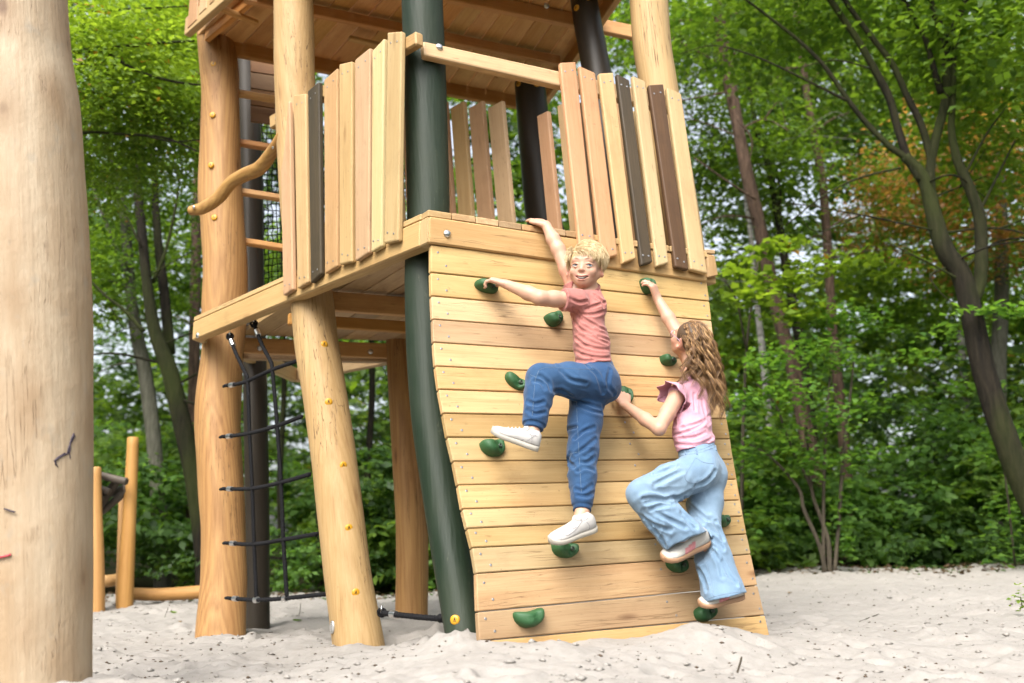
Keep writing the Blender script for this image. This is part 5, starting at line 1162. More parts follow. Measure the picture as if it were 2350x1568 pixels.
def tubes_np(paths, rad, seg=3):
    """many thin tubes at once: paths (n,m,3), rad (n,m)"""
    n, m, _ = paths.shape; t = np.gradient(paths, axis=1); t /= np.linalg.norm(t, axis=2, keepdims=True) + 1e-9
    ref = np.array([0.31, 0.77, 0.55]); a = np.cross(t, ref); a /= np.linalg.norm(a, axis=2, keepdims=True) + 1e-9; b = np.cross(t, a); V_ = []
    for k in range(seg): th = 2 * math.pi * k / seg; V_.append(paths + (a * math.cos(th) + b * math.sin(th)) * rad[..., None])
    v = np.stack(V_, 2).reshape(-1, 3); base = (np.arange(n) * m * seg)[:, None, None] + (np.arange(m - 1) * seg)[None, :, None] + np.arange(seg)[None, None, :]; nx = (np.arange(n) * m * seg)[:, None, None] + (np.arange(m - 1) * seg)[None, :, None] + ((np.arange(seg) + 1) % seg)[None, None, :]
    return v, np.stack([base, nx, nx + seg, base + seg], -1).reshape(-1, 4)
def hair_mat(name, a, b, c):
    m = NT(name); g = m.n('ShaderNodeNewGeometry'); r = g.outputs['Random Per Island']; col = m.mix(r, a, b); col = m.mix(m.math('GREATER_THAN', m.math('FRACT', m.math('MULTIPLY', r, 11.3)), 0.78), col, c)
    return m.bsdf(col, 0.42, spec=0.45)
def field_obj(name, F, mat, parent, colf=None, smooth=True):
    v, f = F.mesh(name); me = npmesh(name, v, f, smooth); vv = np.empty(len(me.vertices) * 3, np.float32); me.vertices.foreach_get('co', vv); vv = vv.reshape(-1, 3)
    colour(me, colf(vv) if colf else np.ones((len(vv), 3))); return put(name, me, mat, parent)
def line_tube(name, pts, r, mat, parent, seg=6, n=4):
    sp = [V(q) for q in smooth_path([tuple(p) for p in pts], n)]; v, f = tube_arrays(sp, r, seg); return put(name, pymesh(name, v, f, True), mat, parent)
def shoe(name, heel, toe, up, parent, mats, size=1.0, wide=1.0, stripes=None, laces=True):
    """low trainer: a lofted upper on a sole; heel and toe are the ends of the sole's underside"""
    heel, toe, up = V(heel), V(toe), V(up); x = (toe - heel); L = x.length; x.normalize(); y = up.cross(x).normalized(); z = x.cross(y)
    M = Matrix((x, y, z)).transposed().to_4x4(); M.translation = heel
    st = [(0.0, .50, .24), (.03, .76, .34), (.10, .92, .40), (.22, .96, .385), (.34, .92, .36), (.46, .94, .325), (.58, 1.02, .275), (.70, 1.08, .235), (.82, 1.04, .205), (.91, .88, .18), (.97, .60, .15), (1.0, .30, .11)]
    hw = 0.185 * L * wide
    def loft(zlo, zhi, grow, top_round):
        v = []; f = []; seg = 18
        for (u, w, h) in st:
            xx = (u - 0.5) * L * (1 + grow) + 0.5 * L
            for k in range(seg):
                a = 2 * math.pi * k / seg; ca, sa = math.cos(a), math.sin(a); cy = math.copysign(abs(ca) ** 0.7, ca) * w * hw * (1 + grow * 2)
                lo = zlo * L; hi = (zhi if zhi else h) * L; t = 0.5 + 0.5 * math.copysign(abs(sa) ** (0.8 if top_round else 0.45), sa); zz = lo + (hi - lo) * t
                if top_round: cy *= 1 - 0.42 * max(0, t - 0.25) * (1 if h > 0.25 else 0.75)
                rock = 0.035 * L * max(0, (u - 0.72) / 0.28) ** 2; v.append((xx, cy, zz + rock))
        m = len(st)
        for i in range(m - 1):
            for k in range(seg): f.append((i * seg + k, i * seg + (k + 1) % seg, (i + 1) * seg + (k + 1) % seg, (i + 1) * seg + k))
        f.append(tuple(range(seg - 1, -1, -1))); f.append(tuple((m - 1) * seg + k for k in range(seg))); return v, f
    v, f = loft(0.075, None, 0.0, True); me = pymesh('shoe_upper', v, f, True); o = put(name, me, mats[0], parent, M)
    v, f = loft(0.0, 0.135, 0.03, False); put('sole', pymesh('sole', v, f, True), mats[1], o, M)
    if laces:
        for k in range(4):
            u = 0.48 + 0.07 * k; h = np.interp(u, [s[0] for s in st], [s[2] for s in st]) * L; w = 0.30 * hw
            v, f = tube_arrays([V((u * L, -w, h * 0.93)), V((u * L + .004, 0, h + 0.003)), V((u * L, w, h * 0.93))], 0.0028, 6); put('lace', pymesh('lace', v, f, True), mats[2], o, M)
        v, f = tube_arrays([V((0.36 * L, 0, .24 * L)), V((.33 * L, 0, .36 * L)), V((.31 * L, 0, .385 * L))], [0.02 * 1.0, 0.019, 0.012], 8); put('tongue', pymesh('tongue', v, f, True), mats[0], o, M)
    if stripes:
        for s in (-1, 1):
            for k in range(3):
                u = 0.40 + 0.085 * k; pts = []
                for t in np.linspace(0, 1, 5):
                    uu = u + 0.05 * (1 - t); w = np.interp(uu, [q[0] for q in st], [q[1] for q in st]) * hw; h = np.interp(uu, [q[0] for q in st], [q[2] for q in st]) * L; zz = .11 * L + t * (h * 0.80 - .11 * L); tt = (zz - 0.075 * L) / (h - 0.075 * L); sa = math.copysign(abs(2 * tt - 1) ** 1.25, 2 * tt - 1); ca = math.sqrt(max(0.0, 1 - sa * sa)) ** 0.7
                    pts.append(V((uu * L, s * (w * ca * (1 - 0.42 * max(0, tt - 0.25) * (1 if h > 0.25 * L else 0.75)) + 0.0012), zz)))
                v = []; f = []
                for i, p in enumerate(pts): v += [p - V((0.009, 0, 0)), p + V((0.009, 0, 0)), p + V((0.009, -s * 0.004, 0)), p - V((0.009, s * 0.004, 0))]
                for i in range(4): f += [(4 * i, 4 * i + 1, 4 * i + 5, 4 * i + 4)]
                put('stripe', pymesh('stripe', v, f, True), stripes, o, M)
    return o
def eyeball(p, gaze, r, parent, iris):
    m = bpy.data.materials.get('eye ' + iris[0])
    if not m:
        t = NT('eye ' + iris[0]); tc = t.n('ShaderNodeTexCoord'); s = t.n('ShaderNodeSeparateXYZ'); t.l(tc.outputs['Object'], s.inputs[0]); z = t.math('DIVIDE', s.outputs[2], r)
        c = t.mix(t.math('GREATER_THAN', z, 0.900), (0.52, 0.50, 0.49), iris[1]); c = t.mix(t.math('GREATER_THAN', z, 0.978), c, (0.008, 0.008, 0.01)); m = t.bsdf(c, 0.12, spec=0.6)
    me = dome_mesh('eyeball ' + iris[0], [(r * math.sin(a), -r * math.cos(a)) for a in np.linspace(0.05, 3.09, 18)], 22); return on_face('eye', me, V(p), V(gaze), m, parent)
WHITE = plain('white shoe leather', (0.50, 0.485, 0.47), 0.55, 0, 0.12, 50); LACE = plain('lace', (0.74, 0.72, 0.72), 0.8); SOLE_W = plain('off-white sole', (0.45, 0.42, 0.365), 0.6, 0, 0.15, 60); GUM = plain('gum sole', (0.42, 0.245, 0.14), 0.55, 0, 0.15, 60); PINKS = plain('pink suede', (0.62, 0.25, 0.27), 0.8, 0, 0.1, 90); GREYW = plain('white suede shoe', (0.54, 0.52, 0.48), 0.7, 0, 0.1, 70); SOCK = plain('white sock', (0.78, 0.76, 0.76), 0.9, 0, 0.1, 300)
STITCH = plain('pale stitching', (0.13, 0.19, 0.27), 0.8); STITCH_L = plain('blue-grey stitching', (0.22, 0.31, 0.42), 0.8)
def bounds(pts, m=0.12):
    a = np.array([tuple(p)[:3] for p in pts]); return a.min(0) - m, a.max(0) + m
def creases(F, lines, depth=0.0065, w=0.0065, ridge=0.7):
    """press folds into a garment along lines seen in the photograph: a groove with a soft ridge on either side"""
    segs = []
    for L in lines:
        pts = []
        for q in smooth_path([(a, b, 0.0) for a, b in L], 4):
            d = np.array(ray(q[0], q[1])); o = np.array(CAMP); ys = np.arange(F.lo[1], F.lo[1] + F.h * (F.n[1] - 1), 0.002); P = o + d[None] * (ys / d[1])[:, None]
            i = np.round((P - F.lo) / F.h).astype(int); ok = ((i >= 0) & (i < F.n)).all(1); i = np.clip(i, 0, F.n - 1); hit = ok & (F.a[i[:, 0], i[:, 1], i[:, 2]] < 0)
            if hit.any(): pts.append(P[hit.argmax()])
        n = len(pts)
        for k in range(n - 1): segs.append((pts[k], pts[k + 1], math.sin(math.pi * (k + 0.6) / n) ** 0.5))
    m = np.abs(F.a) < 0.03; I = np.argwhere(m); P = F.lo + I * F.h; best = np.full(len(P), 1.0); am = np.zeros(len(P))
    for a, b, t in segs:
        near = np.where(((P - (a + b) / 2) ** 2).sum(1) < (w * 5 + np.linalg.norm(b - a)) ** 2)[0]
        if not len(near): continue
        q = P[near]; d = b - a; u = np.clip(((q - a) @ d) / (d @ d + 1e-12), 0, 1); dist = np.linalg.norm(q - a - u[:, None] * d, axis=1); up = dist < best[near]; best[near[up]] = dist[up]; am[near[up]] = t
    F.a[m] += (am * depth * (np.exp(-(best / w) ** 2) - ridge * np.exp(-((best - 2.1 * w) / (1.1 * w)) ** 2))).astype(np.float32)
def z1b(x, y): return ((1750 + x / 2.24) / 1.634, (750 + y / 2.24) / 1.634)
def z2b(x, y): return ((1750 + x / 1.8443) / 1.634, (1300 + y / 1.8443) / 1.634)
def z3g(x, y): return ((2250 + x / 2.091) / 1.634, (1000 + y / 2.091) / 1.634)
def z4g(x, y): return ((2250 + x / 1.96) / 1.634, (1600 + y / 1.96) / 1.634)
H = 0.0036
SK = np.array((0.61, 0.365, 0.255))
# ================= the climber in the dusty pink T-shirt
HS = 1.03
hc = np.array(J(1343, 617, .29)); hf = nrm((-0.27, -0.955, -0.11)); hu = nrm((0.045, -0.10, 1.0))
nk = np.array(J(1351, 668, .255)); ch1 = np.array(J(1344, 704, .25)); ch2 = np.array(J(1357, 790, .25)); pel = np.array(J(1366, 862, .26))
Ls, Le, Lw = [np.array(J(*q)) for q in ((1326, 690, .315), (1240, 684, .30), (1160, 652, .135))]
Rs, Re, Rw = [np.array(J(*q)) for q in ((1322, 670, .19), (1281, 572, .14), (1253, 517, .075))]
Lh, Lk, La = [np.array(J(*q)) for q in ((1376, 880, .31), (1243, 866, .30), (1223, 992, .27))]
Rh, Rk, Ra = [np.array(J(*q)) for q in ((1350, 892, .21), (1337, 1035, .19), (1336, 1176, .19))]
Lht, Ltt = np.array(J(1233, 1036, .26)), np.array(J(1126, 996, .19)); Rht, Rtt = np.array(J(1364, 1216, .19)), np.array(J(1263, 1251, .15))
allp = [hc, nk, Le, Lw, Re, Rw, Lk, La, Ra, Rk, Lht, Ltt, Rht, Rtt, pel]
lo, hi = bounds(allp, 0.15)
F = Field(lo, hi, H)
W, A3 = head(F, hc, hf, hu, HS)
F.cone(W(0, -.022, -.055), nk, .040, .040, .02); F.cone(nk, ch1, .045, .06, .03); F.cone(ch1, ch2, .062, .058, .03); F.cone(ch2, pel, .06, .065, .03)
F.chain([(ch1 * .5 + Ls * .5, .045), (Ls, .038), (Le * .65 + Ls * .35, .0365), (Le, .0330), (Le * .66 + Lw * .34, .0325), (Lw, .0215)], .015)
F.chain([(ch1 * .5 + Rs * .5, .045), (Rs, .040), (Re * .5 + Rs * .5, .0370), (Re, .0325), (Re * .6 + Rw * .4, .0320), (Rw, .0225)], .015)
hn = np.array(wall_n(1130, 650)); d1 = np.array(J(1118, 640, .065)) - Lw
hand(F, Lw + nrm(d1) * .004, d1, -hn * 0.45 + np.array((-0.1, 0, -1.0)), 1.0, -1, (0.35, 0.75, 0.7), 0.6)
dk = np.array(J(1224, 503, -0.02)); d2 = dk - Rw
hand(F, Rw, d2, np.array((0, 0.25, -1.0)), 1.0, 1, (0.05, 0.15, 0.15), 0.1)
F.chain([(pel, .06), (Lh, .062), (Lk, .042), (La, .027)], .02); F.chain([(pel, .06), (Rh, .062), (Rk, .040), (Ra, .029)], .02)
F.cone(La, Lht * .6 + Ltt * .4 + np.array((0, 0, .03)), .027, .024, .01); F.cone(Ra, Rht * .6 + Rtt * .4 + np.array((0, 0, .03)), .029, .024, .01)
def boy_col(v):
    q = (v - hc) @ np.array(A3).T / HS; q[:, 2] = np.where(q[:, 2] > 0, q[:, 2], q[:, 2] / 0.92); c = np.tile(SK, (len(v), 1)); r = np.linalg.norm(q, axis=1) < 0.17
    x, y, z = q[:, 0], q[:, 1], q[:, 2]; fr = r & (y > 0.03)
    def spot(m, col, a): 
        w = (np.clip(m, 0, 1) * a * fr)[:, None]; c[:] = c * (1 - w) + np.array(col) * w
    for s in (-1, 1): spot(np.exp(-(((x - s * .040) / .018) ** 2 + ((z + .028) / .018) ** 2)), (0.66, 0.31, 0.22), 0.2)
    spot(np.exp(-((x / .013) ** 2 + ((z + .022) / .012) ** 2)), (0.68, 0.30, 0.22), 0.35)
    ax_ = np.clip(np.abs(x) / .0315, 0, 1); zu_ = -.0495 + .008 * ax_ ** 2; zl_ = -.0655 + .0235 * ax_ ** 2; inm = np.abs(x) < .0325
    lip = np.exp(-((z - zu_) / .0036) ** 2) + np.exp(-((z - zl_) / .0042) ** 2); spot(lip * inm, (0.58, 0.22, 0.19), 0.8)
    cav = (z < zu_ - .0022) & (z > zl_ + .0024) & (np.abs(x) < .028) & (y < .0735 - abs(x) * .25); spot(cav * 1.0, (0.13, 0.025, 0.02), 0.95)
    for s in (-1, 1): spot(np.exp(-(((x - s * .031) / .019) ** 2 + ((z - .004) / .011) ** 2)), (0.55, 0.27, 0.20), 0.15)
    nos = sum(np.exp(-(((x - s * .007) / .0035) ** 2 + ((z + .0315) / .003) ** 2)) for s in (-1, 1)); spot(nos * (y > .07), (0.30, 0.10, 0.07), 0.8)
    ear = r & (np.abs(x) > .068) & (z < .03); c[ear] = c[ear] * 0.6 + np.array((0.66, 0.27, 0.19)) * 0.4
    return c
boy = field_obj('person', F, SKIN, None, boy_col); tag(boy, 'person in dusty pink T-shirt and dark blue jeans climbing the wall, looking back', 'person')
for s in (-1, 1): eyeball(W(s * .0315, .0620, .0048), nrm(hf * 1.0 - A3[0] * 0.40 + A3[2] * 0.10), .0145 * HS, boy, ('blue-grey', (0.15, 0.27, 0.38)))
BROW = plain('light brown brow', (0.50, 0.33, 0.20), 0.8); LASH = plain('eyelash', (0.09, 0.05, 0.03), 0.8)
for s in (-1, 1):
    line_tube('eyebrow', [W(s * .015, .0755, .0325), W(s * .030, .0735, .0375), W(s * .047, .0610, .0315)], .0014, BROW, boy)
    line_tube('eyelash', [W(s * .0175, .0735, .0085), W(s * .032, .0805, .0095), W(s * .0475, .0645, .0060)], .0011, LASH, boy)
v_ = []; f_ = []
for i, a in enumerate(np.linspace(-1, 1, 17)):
    yy = .0725 - .011 * a * a; zt = -.0505 + .0055 * a * a; v_ += [W(a * .0235, yy, zt), W(a * .0235, yy + .0015, zt - .0085 * (1 - a * a * 0.75))]
for i in range(16): f_.append((2 * i, 2 * i + 1, 2 * i + 3, 2 * i + 2))
put('teeth', pymesh('teeth', [V(p) for p in v_], f_, True), plain('teeth', (0.80, 0.76, 0.68), 0.3), boy)
# T-shirt
S = Field(*bounds([ch1, ch2, pel, Ls, Rs, nk, Le], 0.14), H)
lat = nrm(Ls - Rs); fwd = nrm(np.cross(lat, (0, 0, 1)))
for o in (-.042, 0, .042): S.cone(ch1 + lat * o + np.array((0, 0, -.012)), ch2 + lat * o, .066, .069, .03); S.cone(ch2 + lat * o, pel * .62 + ch2 * .38 + lat * o, .069, .076, .03)
S.cone(ch1 * .55 + nk * .45 + lat * .03, Ls + np.array((0, 0, -.004)), .050, .050, .03); S.cone(ch1 * .55 + nk * .45 - lat * .03, Rs, .050, .046, .03); S.cone(nk + np.array((0, 0, -.012)), ch1, .050, .060, .025)
ld = nrm(Le - Ls); S.cone(Ls, Ls + ld * .085, .050, .0535, .02); S.cut(Ls + ld * .074, ld, .095); S.cone(nk + np.array((.012, -.02, -.01)), ch1 + lat * .05 + np.array((.045, 0, .01)), .040, .05, .03)
rd = nrm(Re - Rs); S.cone(Rs, Rs + rd * .06, .046, .050, .02); S.cut(Rs + rd * .045, rd, .08)
S.cut(nk + np.array((0, 0, .010)), nrm(hc - nk) * .9 + hf * .35, .075)
hem = pel * .62 + ch2 * .38 + np.array((0, 0, -.012)); S.cut(hem, (0.12, 0, -1), .16)
S.warp(folds([(Ls * .6 + ch1 * .4, (0.6, 0, 0.8), .034, .010, .10), (ch1 + lat * .05 - fwd * .03, (0.5, 0.1, 0.9), .040, .009, .12), (ch2 + lat * .06, (0.6, 0, 1), .034, .008, .13), (hem, (-0.5, 0, 1), .030, .005, .12), (Ls, ld, .022, .004, .07)], .006, 3))
creases(S, [[z1b(*p) for p in L] for L in ([(880, 905), (960, 1000), (1060, 1060)], [(930, 930), (1000, 1010), (1150, 1090), (1200, 1110)], [(960, 960), (1060, 965), (1170, 930)], [(1000, 920), (1100, 885), (1160, 860)], [(870, 1100), (960, 1200), (1080, 1250), (1230, 1260)], [(880, 1250), (1000, 1310), (1150, 1330), (1240, 1310)], [(1110, 1150), (1200, 1180), (1240, 1200)], [(900, 1335), (980, 1355), (1060, 1350)], [(1020, 1130), (1110, 1175), (1210, 1215)], [(900, 1010), (960, 1090), (1040, 1130)], [(1080, 800), (1130, 850), (1150, 900)], [(870, 830), (940, 860), (1010, 850)])])
prc = np.array(at(1302, 733, ch1[1]))
def shirt_col(v):
    c = np.ones((len(v), 3)); q = v - prc; n = noise3(v, 120, 5) + 0.6 * noise3(v, 60, 7); m = (np.abs(q[:, 0]) < .022) & (q[:, 2] < .016) & (q[:, 2] > -.055) & (n > -0.02) & (np.linalg.norm(v - Ls, axis=1) > .088); c[m] = (1.75, 2.6, 2.5)
    d = np.abs((v - Ls) @ ld - .066); c[(d < .0022) & (np.linalg.norm(v - Ls, axis=1) < .09)] *= 0.82
    e = np.abs((v - hem) @ nrm((0.12, 0, -1)) + .016); c[e < .002] *= 0.82
    return c
ROSE = cloth_mat('dusty pink jersey', (0.40, 0.150, 0.132), (0.46, 0.185, 0.162)); field_obj('t_shirt', S, ROSE, boy, shirt_col)
# neck rib
ring = [];  nn = nrm(nrm(hc - nk) * .9 + hf * .35); ra_ = nrm(np.cross(nn, lat)); rb_ = np.cross(nn, ra_)
for a in np.linspace(0, 6.283, 21): ring.append(nk + np.array((0, 0, .012)) + ra_ * math.cos(a) * .050 + rb_ * math.sin(a) * .052)
cl_ = line_tube('collar', ring, .0065, ROSE, boy, 6, 2); colour(cl_.data, np.full((len(cl_.data.vertices), 3), 0.9))
# jeans
Jn = Field(*bounds([pel, ch2, Lk, La, Rk, Ra, Lh], 0.13), H)
bt = np.array(J(1386, 886, .27)); lc = La * .82 + Lk * .18; rc = Ra * .86 + Rk * .14
Jn.cone(hem + np.array((.004, 0, -.006)), pel, .080, .088, .03); Jn.cone(hem + lat * .035, pel + lat * .03, .072, .082, .03); Jn.cone(hem - lat * .03, pel - lat * .03, .072, .082, .03); Jn.ell(bt, (.080, .085, .080), None, .03)
Jn.chain([(Lh, .086), (Lh * .5 + Lk * .5, .078), (Lk + np.array((0, 0, -.008)), .064), (Lk * .6 + lc * .4, .060), (lc, .051)], .025)
Jn.chain([(Rh, .084), (Rh * .45 + Rk * .55, .072), (Rk, .065), (Rk * .5 + rc * .5, .056), (rc, .048)], .03)
for c_, a_, r_ in ((lc, La - Lk, .043), (rc, Ra - Rk, .043)): d = nrm(a_); Jn.cut(c_ + d * .012, d, .09); Jn.cone(c_ + d * .004, c_ + d * .030, r_, r_ - .002, .006); Jn.cut(c_ + d * .034, d, .07)
Jn.cut(hem + np.array((0, 0, .006)), (-0.12, 0, 1), .15)
Jn.warp(folds([(Lk + np.array((.06, 0, -.05)), (0.7, 0, 0.7), .026, .013, .10), (Lh * .6 + Lk * .4, (0.3, 0, 1), .050, .010, .12), (Lh + np.array((.02, 0, .02)), (1, 0, 0.6), .034, .010, .10), (bt + np.array((0, 0, -.07)), (0.1, 0, 1), .030, .009, .10), (Rk, (0.6, 0, 1), .030, .010, .09), (Rk * .5 + rc * .5, (-0.5, 0, 1), .028, .008, .09), (rc, (0.2, 0, 1), .020, .006, .06), (lc, (0.2, 0, 1), .020, .007, .06), (lc, (1, 0, 0), .008, .003, .035), (rc, (1, 0, 0), .008, .003, .035), (hem, (1, 0.3, 0), .010, .004, .07)], .006, 11))
creases(Jn, [[z2b(*p) for p in L] for L in ([(580, 300), (560, 250), (510, 205)], [(600, 310), (650, 300), (720, 335)], [(540, 290), (510, 250), (470, 240)], [(830, 135), (900, 200), (940, 320)], [(990, 160), (975, 260), (1020, 330)], [(700, 345), (850, 405), (980, 435), (1025, 395)], [(740, 380), (840, 440), (930, 460)], [(700, 572), (755, 560)], [(890, 640), (820, 700), (760, 742)], [(885, 765), (830, 805), (780, 790)], [(875, 855), (815, 835), (770, 860)], [(715, 742), (705, 790), (745, 835)], [(865, 960), (805, 1000), (760, 990)], [(420, 440), (470, 470), (540, 455)], [(650, 170), (720, 230), (820, 250)], [(880, 560), (810, 590), (750, 640)], [(420, 380), (470, 400), (530, 385)], [(880, 1010), (830, 1035), (770, 1030)])], 0.0075, 0.0075)
def denim_fade(knees, amt):
    def fn(v):
        c = np.ones((len(v), 3))
        for k, r in knees: w = np.exp(-((v - k) ** 2).sum(1) / r ** 2)[:, None] * amt; c = c * (1 - w) + np.array((1.9, 1.6, 1.35)) * w
        n = noise3(v, 30, 4); return c * (1 + 0.18 * n[:, None])
    return fn
DENIM = cloth_mat('mid blue denim', (0.014, 0.048, 0.125), (0.029, 0.084, 0.195), 1100); jeans = field_obj('jeans', Jn, DENIM, boy, denim_fade([(Lk + np.array((-.02, -.05, 0)), .09), (Lh * .5 + Lk * .5 + np.array((0, -.08, .03)), .09), (Rk + np.array((0, -.07, -.08)), .08)], 0.55))
def seam(pts, mat, par, r=.0011, lift=0.0): line_tube('seam', [np.array(J(px, py, o)) for px, py, o in pts], r, mat, par, 5, 6)
# shoes, socks
upL = V((0.12, -0.35, 1)); shL = shoe('shoe', Lht, Ltt, upL, boy, (WHITE, SOLE_W, LACE)); shR = shoe('shoe', Rht, Rtt, V((0.25, -0.35, 1)), boy, (WHITE, SOLE_W, LACE))
line_tube('sock', [Ra * .75 + (Rht * .55 + Rtt * .45) * .25, Ra * .5 + (Rht * .6 + Rtt * .4) * .5], .034, SOCK, boy, 12, 3)
# short blond hair: a cap and about a thousand locks combed forward and across
HB = hair_mat('blond hair', (0.80, 0.60, 0.33), (1.06, 0.87, 0.55), (0.54, 0.37, 0.17))
hs = Field(hc - .16, hc + .16, 0.004); E = lambda p, R, k=.01, sub=False: hs.ell(W(*p), np.array(R) * HS, A3, k, sub)
E((0, -.022, .034), (.0775, .090, .076)); E((0, .085, -.050), (.075, .075, .076), .012, True); hs.cut(W(0, 0, -.030), -hu - hf * .6, .14)
for s in (-1, 1): E((s * .085, .0, -.012), (.016, .026, .036), .008, True)
field_obj('hair_cap', hs, plain('blond hair base', (0.66, 0.48, 0.25), 0.6), boy)
def strands(n, seed, root, flow, length, lift, rad, m=7, curl=0.0, colr=None):
    rs = np.random.RandomState(seed); P = np.zeros((n, m, 3)); p = root(n, rs); P[:, 0] = p
    for k in range(1, m):
        d = flow(p, k / (m - 1), rs); p = p + d * (length(p, rs) if k == 1 else L_)[:, None] / (m - 1) if k > 1 else p + d * 0.0; P[:, k] = p
        if k == 1: L_ = length(P[:, 0], rs); p = P[:, 0] + d * L_[:, None] / (m - 1); P[:, 1] = p
    return P
def boy_hair():
    rs = np.random.RandomState(4); n = 5200; u = rs.normal(size=(n * 3, 3)); u /= np.linalg.norm(u, axis=1, keepdims=True)
    # keep the scalp: above the brow in front, down to the nape behind
    lim = np.where(u[:, 1] > 0.30, 0.50, np.where(u[:, 1] > -0.15, -0.02, -0.48)); u = u[(u[:, 2] > lim)][:n]; n = len(u); R = np.array((.0785, .0900, .0765)); C0 = np.array((0, -.021, .034))
    m = 8; P = np.zeros((n, m, 3)); p = u * R; L = np.where(u[:, 2] > 0.30, np.where(u[:, 1] > 0.25, .055, .068), .040) * (0.7 + 0.5 * rs.rand(n)); par = rs.rand(n)
    for k in range(m):
        P[:, k] = p; q = p / R; nn = q / np.linalg.norm(q, axis=1, keepdims=True); top = np.clip((q[:, 2] - 0.10) / 0.5, 0, 1)[:, None]
        # a parting high on one side, the fringe swept across and down
        sweep = np.where(p[:, :1] > 0.052, 0.10, -0.95); d = top * (np.concatenate([sweep, np.full((n, 1), 0.42), np.where(p[:, 1:2] > .045, -0.30, -0.05)], 1)) + (1 - top) * np.array((0.0, 0.15, -1.0))
        d = d + rs.normal(size=(n, 3)) * 0.14 + 0.45 * np.sin(u[:, :1] * 17 + u[:, 1:2] * 11) * np.array((0.15, 0.4, 0.1)); d -= nn * (d * nn).sum(1, keepdims=True); d /= np.linalg.norm(d, axis=1, keepdims=True)
        d += nn * (0.36 * (1 - k / m) * top + 0.09); p = p + d * L[:, None] / (m - 1); s = np.linalg.norm(p / R, axis=1); p = np.where((s < 1.0)[:, None], p / s[:, None] * 1.0, p)
    Pw = hc + ((P + C0) @ np.array(A3)) * HS; rad = np.tile(np.array([1, 1, 1, .95, .85, .7, .5, .15]) * .00105, (n, 1)) * (0.7 + 0.7 * rs.rand(n, 1)); v, f = tubes_np(Pw, rad); tag(put('hair', npmesh('hair', v, f, True), HB, boy), kind='stuff')
boy_hair()
# ================= the climber in the light pink top
gc = np.array(J(1580, 783, .26)); gf = nrm((-0.52, 0.50, 0.50)); gu = nrm((0.22, -0.42, 0.80))
gn = np.array(J(1592, 862, .25)); g1 = np.array(J(1592, 900, .25)); g2 = np.array(J(1588, 985, .25)); gp = np.array(J(1606, 1060, .255))
Ls, Le, Lw = [np.array(J(*q)) for q in ((1556, 905, .30), (1512, 984, .31), (1434, 930, .085))]
Rs, Re, Rw = [np.array(J(*q)) for q in ((1590, 850, .19), (1556, 768, .155), (1508, 684, .075))]
Lh, Lk, La = [np.array(J(*q)) for q in ((1606, 1080, .30), (1476, 1136, .25), (1570, 1240, .22))]
Rh, Rk, Ra = [np.array(J(*q)) for q in ((1622, 1085, .22), (1616, 1205, .20), (1656, 1362, .21))]
Lht, Ltt = np.array(J(1622, 1247, .22)), np.array(J(1522, 1291, .16)); Rht, Rtt = np.array(J(1703, 1371, .22)), np.array(J(1606, 1395, .15))
F = Field(*bounds([gc, Le, Lw, Re, Rw, Lk, La, Ra, Lht, Ltt, Rht, Rtt, gp], 0.15), H)
W, A3 = head(F, gc, gf, gu, 0.955, False)
F.cone(W(0, -.022, -.055), gn, .036, .038, .02); F.cone(gn, g1, .042, .055, .03); F.cone(g1, g2, .058, .054, .03); F.cone(g2, gp, .056, .062, .03)
F.chain([(g1 * .5 + Ls * .5, .045), (Ls, .040), (Le * .55 + Ls * .45, .0350), (Le, .0300), (Le * .62 + Lw * .38, .0300), (Lw, .0215)], .015)
F.chain([(g1 * .5 + Rs * .5, .042), (Rs, .038), (Re * .5 + Rs * .5, .0365), (Re, .0335), (Re * .55 + Rw * .45, .0320), (Rw, .0220)], .015)
hn = np.array(wall_n(1432, 910)); d1 = np.array(J(1430, 903, .060)) - Lw; hand(F, Lw, d1, -hn * 1.0 + np.array((0.1, 0, -.2)), 1.0, 1, (0.35, 0.55, 0.55), 0.5)
d2 = np.array(J(1494, 648, .085)) - Rw; hand(F, Rw, d2, nrm(np.array(wall_pt(1480, 660)) - Rw) * 1.0 + np.array((-0.9, 0, 0)), 1.02, -1, (0.40, 0.55, 0.5), 0.5, 0.12)
F.chain([(gp, .06), (Lh, .062), (Lk, .042), (La, .028)], .02); F.chain([(gp, .06), (Rh, .062), (Rk, .042), (Ra, .030)], .02)
F.cone(La, Lht * .6 + Ltt * .4 + np.array((0, 0, .03)), .027, .024, .01); F.cone(Ra, Rht * .6 + Rtt * .4 + np.array((0, 0, .03)), .029, .024, .01)
def girl_col(v):
    c = np.tile(SK * np.array((0.98, 0.97, 0.98)), (len(v), 1)); q = (v - gc) @ np.array(A3).T / .955; r = np.linalg.norm(q, axis=1) < .17; x, y, z = q.T
    for s in (-1, 1): w = (np.exp(-(((x - s * .042) / .02) ** 2 + ((z + .028) / .02) ** 2)) * r * (y > 0) * 0.5)[:, None]; c = c * (1 - w) + np.array((0.70, 0.27, 0.20)) * w
    e = r & (np.abs(x) > .068) & (z < .03); c[e] = c[e] * 0.55 + np.array((0.68, 0.27, 0.18)) * 0.45; lip = r & (y > .05) & (np.abs(z + .052) < .009) & (np.abs(x) < .018); c[lip] = (0.56, 0.22, 0.19); return c
girl = field_obj('person', F, SKIN, None, girl_col); tag(girl, 'person in light pink ruffled top and pale flared jeans climbing the wall, facing it', 'person')
for s in (-1, 1): eyeball(W(s * .030, .0600, .0045), gf, .013, girl, ('brown', (0.12, 0.07, 0.03)))
